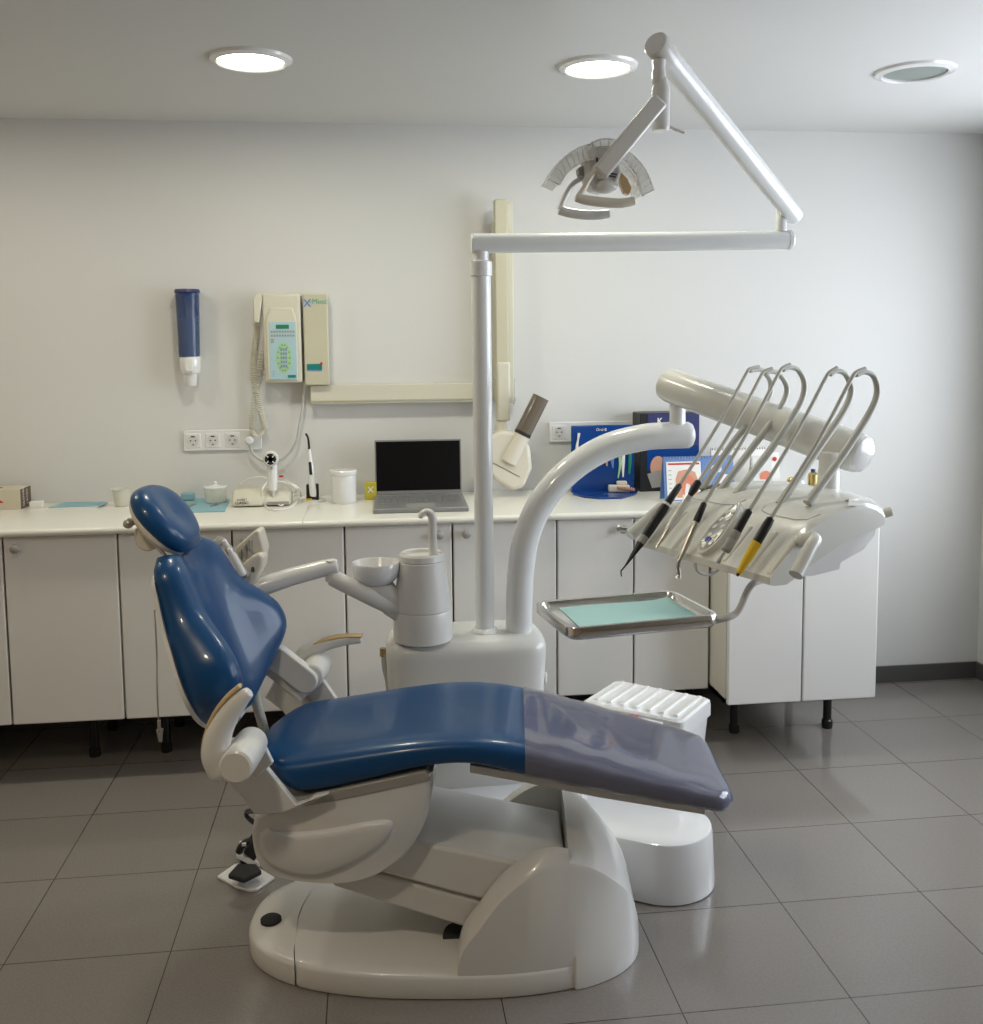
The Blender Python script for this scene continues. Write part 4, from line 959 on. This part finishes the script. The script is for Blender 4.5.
# ------------------------------------------------------------------ wall x-ray
ya_ = -.09
xr = thing('wall_xray_machine', 'beige wall mounted x-ray arm with rail and pale tube head', 'x-ray machine', (at(504, 400, -.05).x, -.02, at(504, 400, -.05).z))
r0, r1 = at(310, 385.5, -.05), at(516, 404, -.05); rlz = at(310, 404.5, -.05).z
MB().b2(r0.x, at(516, 385, -.05).x, -.05, -.001, rlz, r0.z).build('wall_rail', 'beige2', xr, bevel=.003)
MB().b2(r0.x, at(516, 385, -.05).x, -.056, -.05, rlz + .012, rlz + .016).build('rail_groove', 'beige', xr)
u0, u1 = at(494.5, 199, -.12), at(507.5, 199, -.12); ub_ = at(500, 406, -.12).z
MB().b2(u0.x, u1.x, -.12, -.075, ub_, u0.z).build('upright_arm', 'beige', xr, bevel=.005)
MB().b2(u1.x - .001, u1.x + .022, -.11, -.075, ub_ + .01, u0.z - .01).build('upright_side', 'beige2', xr, bevel=.003)
MB().b2(u0.x - .0, at(511, 260, -.07).x, -.0745, -.002, at(505, 380, -.07).z, at(505, 222, -.07).z).build('wall_arm', 'beige2', xr, bevel=.004)
MB().b2(u0.x + .002, at(510, 405, -.12).x, -.135, -.07, at(504, 421, -.12).z, at(504, 362, -.12).z).build('arm_end', 'beige2', xr, bevel=.008, bseg=3)
MB().cyl(at(501, 421, -.11), at(501, 434, -.11), .022, .026).build('head_yoke', 'cream', xr)
YX = -.16
MB().prism([at(x, y, YX + .045) for x, y in [(484, 436), (498, 429), (512, 430), (527, 444), (529, 466), (521, 484), (510, 488), (496, 480), (484, 470)]], V((0, -.09, 0))).build('tube_head', 'cream', xr, bevel=.016, bseg=4)
w = MB().tube([at(493, 463, YX - .046), at(520, 477, YX - .046)], .0012, 6).build('head_seam', 'ink', xr)
c0_, c1_, c2_ = at(508, 462, YX - .03), at(522, 435, YX - .03), at(541, 397, YX - .03)
MB().tube([c0_, c1_], [.036, .033], 28).build('cone_collar', 'cream', xr)
MB().tube([c1_, c2_], [.0335, .0335], 32).build('collimator_tube', 'smoke', xr)
MB().tube([c1_, c1_.lerp(c2_, .08)], .034, 28).build('collimator_ring', 'ink', xr)
MB().tube([at(x, y, -.1) for x, y in [(512, 380), (514, 378), (514, 384), (514, 404)]], .0025, 8).build('cable', 'grey', xr)

# ------------------------------------------------------------------ things on the worktop
def g(x, y): return fl(x, y, WT)
# glove box
p = g(21, 509.5); gl0 = g(0, 510)
gb = thing('glove_box', 'cream and brown carton of gloves at the left end of the worktop', 'box', V((p.x - .06, p.y + .05, WT)))
bh = .077; bx0 = p.x - .235; y0, y1 = p.y, p.y + .115
MB().b2(bx0, p.x, y0, y1, WT, WT + bh).build('carton', 'cardbox', gb, bevel=.001)
MB().b2(p.x, p.x + .0012, y0 + .001, y1 - .001, WT + .001, WT + bh - .001).build('brown_side', 'brown', gb)
w = MB().lathe((p.x - .115, (y0 + y1) / 2 - .005, WT + bh), [(1, 0), (1, .001), (.001, .001)], 24, sx=.035, sy=.018); w.build('opening', 'ink', gb)
w = MB().prism([V((p.x + q_, y0 - .0006, WT + z)) for q_, z in [(-.125, .042), (-.10, .048), (-.085, .046), (-.06, .028), (-.075, .026), (-.095, .030), (-.11, .034)]], V((0, -.0006, 0))); w.build('red_hand_print', 'red', gb)
MB().text('GLOVES', V((p.x + .0015, y0 + .035, WT + .008)), Z, -Y, .020, bold=True).text('LATEX', V((p.x + .0015, y0 + .075, WT + .012)), Z, -Y, .020).build('lettering', 'paper', gb)
# small white box, paper packets
p = g(36, 508)
tag(MB().box((p.x, p.y + .01, WT + .0125), (.045, .03, .025)).build('small_box', 'paper', loc=(p.x, p.y, WT), bevel=.002), 'small white carton beside the glove box', 'box')
pk0 = thing('sterile_packets', 'thin stack of pale blue and white paper packets on the left worktop', 'packets', g(74, 508))
q = [g(x, y) for x, y in [(45, 510), (97, 508), (105, 504.5), (62, 504.5)]]
MB().prism(q, Z * .006).build('packet_pack', 'paper', pk0, bevel=.001)
MB().prism([a + V((.012, .003, .0062)) for a in q], Z * .003).build('top_packet', 'cloth', pk0)
# translucent cup, behind headrest
p = g(122, 506)
w = MB().lathe((p.x, p.y, WT), [(.001, 0), (.026, 0), (.0335, .062), (.037, .064), (.037, .068), (.034, .068), (.032, .063), (.025, .003), (.001, .003)], 32)
tag(w.build('plastic_cup', 'frosted', loc=(p.x, p.y, WT)), 'translucent pale cup on the worktop left of the headrest', 'cup')
# blue cloth with instruments
q = [g(x, y) for x, y in [(183, 513), (225, 512), (230, 500), (198, 498), (178, 500)]]
tag(MB().prism(q, Z * .003).build('blue_cloth', 'cloth', loc=g(205, 506), bevel=.001), 'pale blue cloth spread on the worktop behind the headrest', 'cloth')
p = g(188, 501)
tag(MB().box((p.x, p.y, WT + .018), (.05, .035, .030)).build('folded_cloth', 'cloth', loc=(p.x, p.y, WT + .003), bevel=.006), 'folded blue cloth bundle at the back of the blue cloth', 'cloth')
for i, (a, b_, lb) in enumerate([((211, 508), (221, 503), 'steel tweezers on the blue cloth in front of the white pot'), ((184, 509), (196, 505), 'steel instrument on the blue cloth left of the white pot')]):
    A, B = g(*a) + Z * .006, g(*b_) + Z * .006; s_ = (B - A).cross(Z).normalized() * .008
    t = MB().tube([A, A.lerp(B, .5) + s_, B], .0022, 8, 4).tube([A, A.lerp(B, .5) - s_, B], .0022, 8, 4)
    tag(t.build('tweezers', 'steel', loc=A), lb, 'instrument')
# white pot
p = g(216, 503); pt = thing('ceramic_pot', 'small white lidded ceramic pot standing on the blue cloth', 'pot', V((p.x, p.y, WT + .003)))
MB().lathe((p.x, p.y, WT + .003), [(.001, 0), (.036, 0), (.041, .008), (.042, .052), (.001, .052)], 32).build('pot', 'worktop', pt)
MB().lathe((p.x, p.y, WT + .055), [(.044, 0), (.045, .008), (.042, .013), (.01, .016), (.006, .019), (.009, .026), (.005, .030), (.001, .031)], 32).build('lid', 'gloss', pt)
# cream device
p0_, p1_ = g(231, 508), g(289, 505.5); yv = p0_.y; lenx = at(290, 505, yv).x - p0_.x
dvc = thing('tabletop_device', 'cream tabletop device with black lettering left of the hand held unit', 'device', V((p0_.x + lenx / 2, yv + .06, WT)))
def dvr(x, top, fy): return [V((x, yv + fy + .004, WT + .004)), V((x, yv + fy, WT + .012)), V((x, yv + fy + .012, WT + top * .6)), V((x, yv + .045, WT + top)), V((x, yv + .13, WT + top)), V((x, yv + .15, WT + top * .8)), V((x, yv + .15, WT + .004))]
MB().rings([dvr(p0_.x, .045, .01), dvr(p0_.x + .006, .058, .003), dvr(p0_.x + .05, .066, 0), dvr(p0_.x + lenx * .5, .063, 0), dvr(p0_.x + lenx * .55, .055, .01), dvr(p0_.x + lenx * .9, .058, .01), dvr(p0_.x + lenx, .045, .02)]).build('housing', 'beige2', dvc, bevel=.003)
MB().text('model I', V((p0_.x + .022, yv + .003, WT + .026)), X, Z + Y * .25, .012, bold=True, depth=.003).text('CLASSIC', V((p0_.x + .014, yv + .001, WT + .013)), X, Z + Y * .25, .014, bold=True, depth=.003).build('lettering', 'ink', dvc)
MB().b2(p0_.x + lenx * .6, p0_.x + lenx * .98, yv + .004, yv + .012, WT + .006, WT + .018).build('front_slot', 'grey', dvc)
# hand-held unit on top: round head and stem
p = at(271, 458.5, yv + .02); fan = thing('handheld_camera', 'white handheld unit with round black and white head standing before the cream device', 'handheld device', V((p.x, p.y, WT + .01)))
MB().lathe(p + V((0, .03, 0)), [(.018, 0), (.0275, .006), (.029, .02), (.029, .046), (.026, .052), (.001, .0525)], 32, axis=(0, -1, 0)).build('head', 'gloss', fan)
MB().lathe(p + V((0, -.0225, 0)), [(.021, 0), (.021, .003), (.011, .003), (.011, 0)], 32, axis=(0, -1, 0)).build('black_ring', 'ink', fan)
w = MB()
for k in range(4): w.box(p + V((.016 * math.cos(PI / 4 + k * PI / 2), -.026, .016 * math.sin(PI / 4 + k * PI / 2))), (.012, .002, .004), ry=-(PI / 4 + k * PI / 2))
w.build('spoke', 'gloss', fan)
z0_ = at(272, 491, p.y).z
MB().lathe((p.x + .003, p.y + .005, 0), [(.012, z0_), (.017, z0_ + .004), (.0185, z0_ + .05), (.0195, p.z - .02)], 24).build('stem', 'gloss', fan)
MB().lathe((p.x + .003, p.y + .005, 0), [(.005, z0_ - .045), (.006, z0_ - .01), (.011, z0_)], 16).build('cable_boot', 'greywhite', fan)
MB().lathe((p.x + .003, p.y - .014, p.z - .035), [(.004, 0), (.004, .002), (.001, .002)], 14, axis=(0, -1, 0)).build('button', 'grey', fan)
MB().box((p.x + .035, p.y + .01, p.z - .07), (.016, .01, .008)).build('red_tab', 'red', fan, bevel=.002)
zz = WT + .006
cbl = MB().tube([V((p.x + .003, p.y + .005, z0_ - .04)), g(276, 504) + Z * .012, g(282, 507) + Z * .006, g(295, 498) + Z * .02, at(296, 488, yv), at(284, 482, yv + .02), at(268, 481, yv + .03)], .0032, 8, 6)
cbl.tube([at(268, 481, yv + .03), at(262, 490, yv - .02), g(263, 505) + Z * .012, g(272, 511) + Z * .005, g(290, 509) + Z * .005, g(300, 500) + Z * .012, at(298, 488, yv + .03), at(285, 480, yv + .06)], .0032, 8, 6)
cbl.tube([at(240, 484, yv + .09), at(252, 478, yv + .08), at(262, 477, yv + .08), at(268, 479, yv + .08)], .0025, 8, 6)
tag(cbl.build('cable', 'paper', loc=g(280, 508)), 'thin white cable coiled in front of the cream device', 'cable')
# curing light in stand
p = g(313, 502); cu = thing('curing_light', 'white cordless curing light with black tip standing in a black charger', 'curing light', V((p.x, p.y, WT)))
MB().lathe((p.x + .002, p.y + .02, WT), [(.048, 0), (.047, .006), (.036, .014), (.001, .018)], 32).build('charger_base', 'gloss', cu)
MB().box((p.x, p.y - .003, WT + .036), (.048, .03, .072)).build('charger', 'black', cu, bevel=.005)
MB().box((p.x - .014, p.y - .0188, WT + .012), (.022, .001, .010)).build('yellow_label', 'yellow', cu)
pb_, pt_ = V((p.x + .002, p.y - .02, WT + .025)), at(309, 449, p.y - .02)
MB().tube([pb_, pb_ + Z * .012, pb_.lerp(pt_, .55), pt_], [.010, .0135, .013, .006], 20, 4).build('wand_body', 'gloss', cu)
MB().tube([pb_.lerp(pt_, .48) - Y * .012, pb_.lerp(pt_, .72) - Y * .0095], .006, 12, round_ends=True).build('control_strip', 'black', cu)
MB().tube([pt_, at(309, 446, p.y - .02), at(308, 438, p.y - .025), at(306, 434, p.y - .035)], [.005, .0045, .004, .0045], 12, 4).build('light_guide', 'black', cu)
# white jar
p = g(344, 502.5)
w = MB().lathe((p.x, p.y, WT), [(.001, 0), (.045, 0), (.0475, .004), (.049, .108), (.0515, .110), (.053, .118), (.053, .124), (.050, .128), (.001, .129)], 40)
tag(w.build('white_jar', 'gloss', loc=(p.x, p.y, WT)), 'white lidded plastic jar left of the yellow box', 'jar')
# yellow box
p = g(370, 500)
yb_ = thing('yellow_box', 'small yellow carton marked with a white X beside the laptop', 'box', V((p.x, p.y, WT)))
MB().box((p.x + .003, p.y + .02, WT + .034), (.046, .035, .068)).build('carton', mat('mustard_carton', (.50, .42, .04), .5), yb_, bevel=.001)
MB().text('X', V((p.x + .003, p.y + .0015, WT + .030)), X, Z, .032, align='CENTER', bold=True).build('letter', 'paper', yb_)
# laptop
lq = [g(373, 514), g(469, 511.5), g(465, 497.5), g(377, 499)]
lex = (lq[1] - lq[0]).normalized(); ley = V((-lex.y, lex.x, 0)); lw = .335; ld = .20
lc0 = (lq[0] + lq[1]) / 2 + ley * .0
lt = thing('laptop', 'open dark grey laptop with a black screen on the worktop', 'laptop', lc0 + ley * .1)
lw = (lq[1] - lq[0]).length
ld = ((lq[3] + lq[2]) / 2 - lc0).dot(ley)
bs = MB().obox(lc0 + ley * (ld / 2) + Z * .009, lex, ley, Z, (lw, ld, .016)).build('keyboard_base', 'laptop', lt, bevel=.003)
w = MB()
for r_i in range(5):
    for k in range(13):
        w.obox(lc0 + ley * (ld * (.42 + .10 * r_i)) + lex * (lw * (-.42 + .07 * k)) + Z * .0175, lex, ley, Z, (lw * .058, ld * .078, .002))
w.build('key', mat('key_grey', (.19, .19, .195), .5), bs)
MB().obox(lc0 + ley * (ld * .18) + Z * .0175, lex, ley, Z, (lw * .3, ld * .24, .0008)).build('touchpad', 'grey', bs)
s_t0, s_t1 = at(375, 440, (lc0 + ley * ld).y + .03), at(465, 438, (lc0 + ley * ld).y + .03)
hgt = s_t0.z - (WT + .017); scn = lc0 + ley * (ld + .004) + Z * .017
sup3 = (Z + ley * .10).normalized(); sn = lex.cross(sup3)
MB().obox(scn + sup3 * (hgt / 2), lex, sn, sup3, (lw * .985, .007, hgt)).build('lid', 'laptop', lt, bevel=.002)
MB().obox(scn + sup3 * (hgt / 2 + .004) + sn * .0038, lex, sn, sup3, (lw * .955, .001, hgt * .90)).build('screen', 'screen', lt)
# blue dental display
p = g(600, 497); ds = thing('dental_display', 'royal blue dental hygiene display stand with brushes', 'display stand', V((p.x, p.y + .05, WT)))
q = [g(571, 491), g(573, 495), g(584, 498), (g(600, 499.5)), g(622, 499), g(636, 495), g(638, 492)]
yb2 = -.12
MB().prism([V((a.x, a.y, WT)) for a in q] + [V((q[-1].x + .0, yb2, WT)), V((q[0].x, yb2, WT))], Z * .008).build('stand_base', 'display', ds, bevel=.002)
bx0_, bx1_, bzt = at(571, 440, yb2 + .0).x, at(634, 440, yb2).x, at(600, 425, yb2).z
MB().b2(bx0_, bx1_, yb2 - .008, yb2 + .004, WT, bzt).build('back_board', 'display', ds, bevel=.004)
MB().text('Oral-B', at(596, 431, yb2 - .009), X, Z, .016).build('lettering', 'paper', ds)
MB().text('Oral-B', g(603, 496.5) + Z * .0085, X, Y, .016).build('base_lettering', 'paper', ds)
def strip(pts, wd, m_, nm):
    pp_ = catmull([at(x, y, yb2 - .012) for x, y in pts], 5); k = MB().tube(pp_, wd, 8, flat=(1, .5)); k.build(nm, m_, ds)
strip([(579, 433), (578, 440), (577, 446), (577, 456)], [.006, .0035, .006, .008], 'gloss', 'brush_head')
strip([(601, 445), (601, 455), (602, 464)], [.007, .008, .004], 'skin', 'orange_stick')
strip([(606, 445), (606, 457), (607, 466)], [.006, .006, .003], 'skin', 'orange_stick')
strip([(612, 445), (612, 458), (613, 468)], [.009, .009, .003], 'calblue', 'blue_stick')
strip([(619, 445), (620, 465), (618, 478)], [.004, .005, .003], 'ltgreen', 'toothbrush_handle')
strip([(624, 445), (623, 462), (623, 477)], [.005, .008, .003], 'paper', 'toothbrush_handle')
strip([(630, 445), (630, 462), (629, 474)], [.006, .007, .005], 'green', 'toothbrush_handle')
p = g(592, 487)
w = MB().ell(V((p.x, p.y, WT + .032)), (.020, .02, .026), 16).ell(V((p.x + .006, p.y - .008, WT + .022)), (.019, .016, .016), 14)
tag(w.build('tooth_model', 'gloss', loc=(p.x, p.y, WT + .008)), 'white tooth shaped model standing on the blue display base', 'tooth model')
p = g(622, 494)
jm = thing('jaw_model', 'cream plaster jaw model with teeth at the front of the blue display', 'jaw model', V((p.x, p.y, WT + .008)))
MB().box((p.x - .01, p.y + .01, WT + .022), (.085, .04, .026), rz=-.15).box((p.x + .005, p.y + .025, WT + .042), (.04, .03, .014), rz=-.1).build('block', 'teeth', jm, bevel=.004)
w = MB()
for k in range(8): w.ell(V((p.x - .02 + k * .009, p.y - .012 - k * .0012, WT + .028 - k * .0012)), (.005, .004, .008), 10)
w.build('tooth', 'skin', jm)
# dark toothbrush carton
yk_ = -.14; c0 = at(640, 420, yk_); c1 = at(700, 480, yk_)
dk = thing('toothbrush_carton', 'tall dark carton with navy top printed with white letters behind the pipe end', 'box', V((c0.x + .12, yk_ + .06, WT)))
zt2 = at(660, 413, yk_).z
MB().b2(c0.x, c1.x - .004, yk_, yk_ + .12, WT, zt2).build('carton', 'darkcard', dk, bevel=.004)
MB().b2(c0.x + .032, c1.x - .006, yk_ - .0015, yk_, at(660, 446, yk_).z, zt2 - .004).build('navy_band', 'navy', dk)
MB().b2(c0.x + .030, c1.x - .006, yk_ - .001, yk_, at(660, 470, yk_).z, at(660, 447, yk_).z).build('blue_band', 'display', dk)
MB().text('K   A', at(657, 424, yk_ - .002), X, Z, .035, bold=True).build('lettering', 'paper', dk)
MB().lathe(at(658, 467, yk_ - .001), [(1, 0), (1, .001), (.001, .0012)], 24, axis=(0, -1, 0), xaxis=(1, 0, 0), sx=.032, sy=.045).build('portrait_print', 'skin', dk)
MB().prism([at(x, y, yk_ - .003) for x, y in [(647, 474), (662, 470), (672, 476), (668, 486), (652, 488)]], V((0, -.001, 0))).build('grey_print', 'grey', dk)
# calendars and cards
def easel(x0, y0, x1, y1, Y_, name, label, mfront, cat='desk calendar', rings_=True, back='calblue', dep=.07, lean=.10):
    a = at(x0, y0, Y_ + .03); b_ = at(x1, y1, Y_); w_ = b_.x - a.x; h = a.z - WT
    t = thing(name, label, cat, V(((a.x + b_.x) / 2, Y_ + .03, WT)))
    f0_ = [V((a.x, Y_, WT)), V((b_.x, Y_, WT)), V((b_.x, Y_ + .03, WT + h)), V((a.x, Y_ + .03, WT + h))]
    MB().prism(f0_, V((0, .002, 0))).build('front_board', back, t)
    MB().prism([V((a.x, Y_ + dep, WT)), V((b_.x, Y_ + dep, WT)), V((b_.x, Y_ + .033, WT + h)), V((a.x, Y_ + .033, WT + h))], V((0, .002, 0))).build('back_board', back, t)
    n_ = Vector((0, -h, .03)).normalized(); up_ = (f0_[3] - f0_[0]).normalized()
    def at_(s_, t_, d=.001): return f0_[0] + X * (w_ * s_) + up_ * (h * t_) - Y * d
    def quad(s0_, s1_, t0_, t1_, m_, nm, d=.001): return MB().prism([at_(s0_, t0_, d), at_(s1_, t0_, d), at_(s1_, t1_, d), at_(s0_, t1_, d)], V((0, -.0008, 0))).build(nm, m_, t)
    if rings_:
        w = MB(); k_ = max(6, int(w_ / .011))
        for i in range(k_): c_ = at_((i + .5) / k_, 1.0, 0) + Y * .002; w.tube([c_ + V((0, .006 * math.cos(q_), .007 * math.sin(q_))) for q_ in [R(d_) for d_ in range(-200, 20, 40)]], .0012, 5)
        w.build('wire_binding', 'steel', t)
    return t, at_, quad, w_, h
t, A_, Q_, w_, h = easel(663, 457, 703, 497, -.40, 'desk_calendar', 'desk calendar showing a pink tooth anatomy drawing left of the black handpiece', 'paper')
Q_(.07, .98, .03, .90, 'paper', 'page', .001); Q_(.12, .94, .83, .87, 'red', 'red_heading', .002)
MB().prism([A_(s_, t_, .0022) for s_, t_ in [(.32, .08), (.30, .5), (.38, .68), (.6, .72), (.82, .66), (.9, .45), (.88, .1), (.75, .08), (.72, .35), (.6, .4), (.5, .35), (.46, .08)]], V((0, -.0006, 0))).build('anatomy_print', 'skin', t)
MB().prism([A_(s_, t_, .0032) for s_, t_ in [(.46, .56), (.55, .6), (.7, .58), (.78, .5), (.76, .15), (.70, .15), (.67, .42), (.57, .42), (.52, .15), (.47, .15)]], V((0, -.0004, 0))).build('pulp_print', 'skin2', t)
w = MB()
for k in range(6): w.obox(A_(.16, .2 + .1 * k, .0025), X, Y, Z, (.012, .001, .0025))
w.build('caption_lines', 'grey', t)
t, A_, Q_, w_, h = easel(701, 456, 735, 497, -.34, 'desk_calendar', 'blue desk calendar with a white tooth cartoon shape behind the hoses', 'calblue')
MB().lathe(A_(.45, .70, .002), [(1, 0), (1, .0006), (.001, .0007)], 20, axis=(0, -1, 0), sx=.022, sy=.018).lathe(A_(.70, .38, .002), [(1, 0), (1, .0006), (.001, .0007)], 20, axis=(0, -1, 0), sx=.028, sy=.03).build('white_print', 'paper', t)
Q_(.1, .2, .3, .38, 'red', 'red_print', .002)
t, A_, Q_, w_, h = easel(711, 447, 768, 495, -.22, 'desk_calendar', 'larger white desk calendar behind the blue one', 'paper', back='paper')
w = MB()
for k in range(22): w.box(A_((k + .5) / 22, .955, .001), (.003, .001, .005))
w.build('punch_holes', 'ink', t)
t, A_, Q_, w_, h = easel(751, 453, 781, 495, -.325, 'picture_card', 'grey card with a red heart-like drawing beside the white calendar', 'paper', cat='card', rings_=False, back='paper')
Q_(.03, .72, .1, .95, 'greywhite', 'grey_panel', .0012)
MB().lathe(A_(.48, .42, .0025), [(1, 0), (1, .0006), (.001, .0007)], 20, axis=(0, -1, 0), sx=.024, sy=.028).build('red_print', 'skin2', t)
MB().lathe(A_(.83, .86, .0025), [(1, 0), (1, .0006), (.001, .0007)], 16, axis=(0, -1, 0), sx=.009, sy=.009).build('red_dot', 'red', t)
# black tray with gold things
p = at(802, 485, -.35)
ty = tag(MB().b2(at(783, 485, -.35).x, at(822, 485, -.35).x, -.40, -.25, WT, WT + .018).build('black_tray', 'black', loc=(p.x, -.32, WT), bevel=.002), 'black tray at the right end holding golden containers', 'tray')
pz = WT + .018
p = at(792, 478, -.34); w = MB().lathe((p.x, -.34, pz), [(.001, 0), (.016, 0), (.021, .014), (.021, .040), (.014, .052), (.001, .055)], 20, xaxis=(1, 0, 0))
tag(w.build('golden_tin', 'gold', loc=(p.x, -.34, pz)), 'small golden tin on the black tray, left one', 'tin')
p = at(800, 478, -.36); w = MB().lathe((p.x, -.36, pz), [(.001, 0), (.014, 0), (.018, .016), (.017, .042), (.001, .048)], 20)
tag(w.build('white_pot', 'gloss', loc=(p.x, -.36, pz)), 'little white pot on the black tray between the golden tins', 'pot')
p = at(813, 478, -.33); bo = thing('golden_bottle', 'tall golden bottle with dark blue cap on the black tray', 'bottle', V((p.x, -.33, pz)))
MB().lathe((p.x, -.33, pz), [(.001, 0), (.016, 0), (.020, .003), (.020, .062), (.012, .07)], 24).build('bottle_body', 'gold', bo)
MB().lathe((p.x, -.33, pz + .07), [(.009, 0), (.009, .012), (.001, .014)], 16).build('cap', 'navy', bo)
p = at(820, 474, -.3); w = MB().lathe((p.x, -.30, pz), [(.001, 0), (.011, 0), (.012, .065), (.007, .078), (.006, .086), (.001, .087)], 20)
tag(w.build('white_bottle', 'gloss', loc=(p.x, -.30, pz)), 'slim white bottle behind the golden bottle', 'bottle')
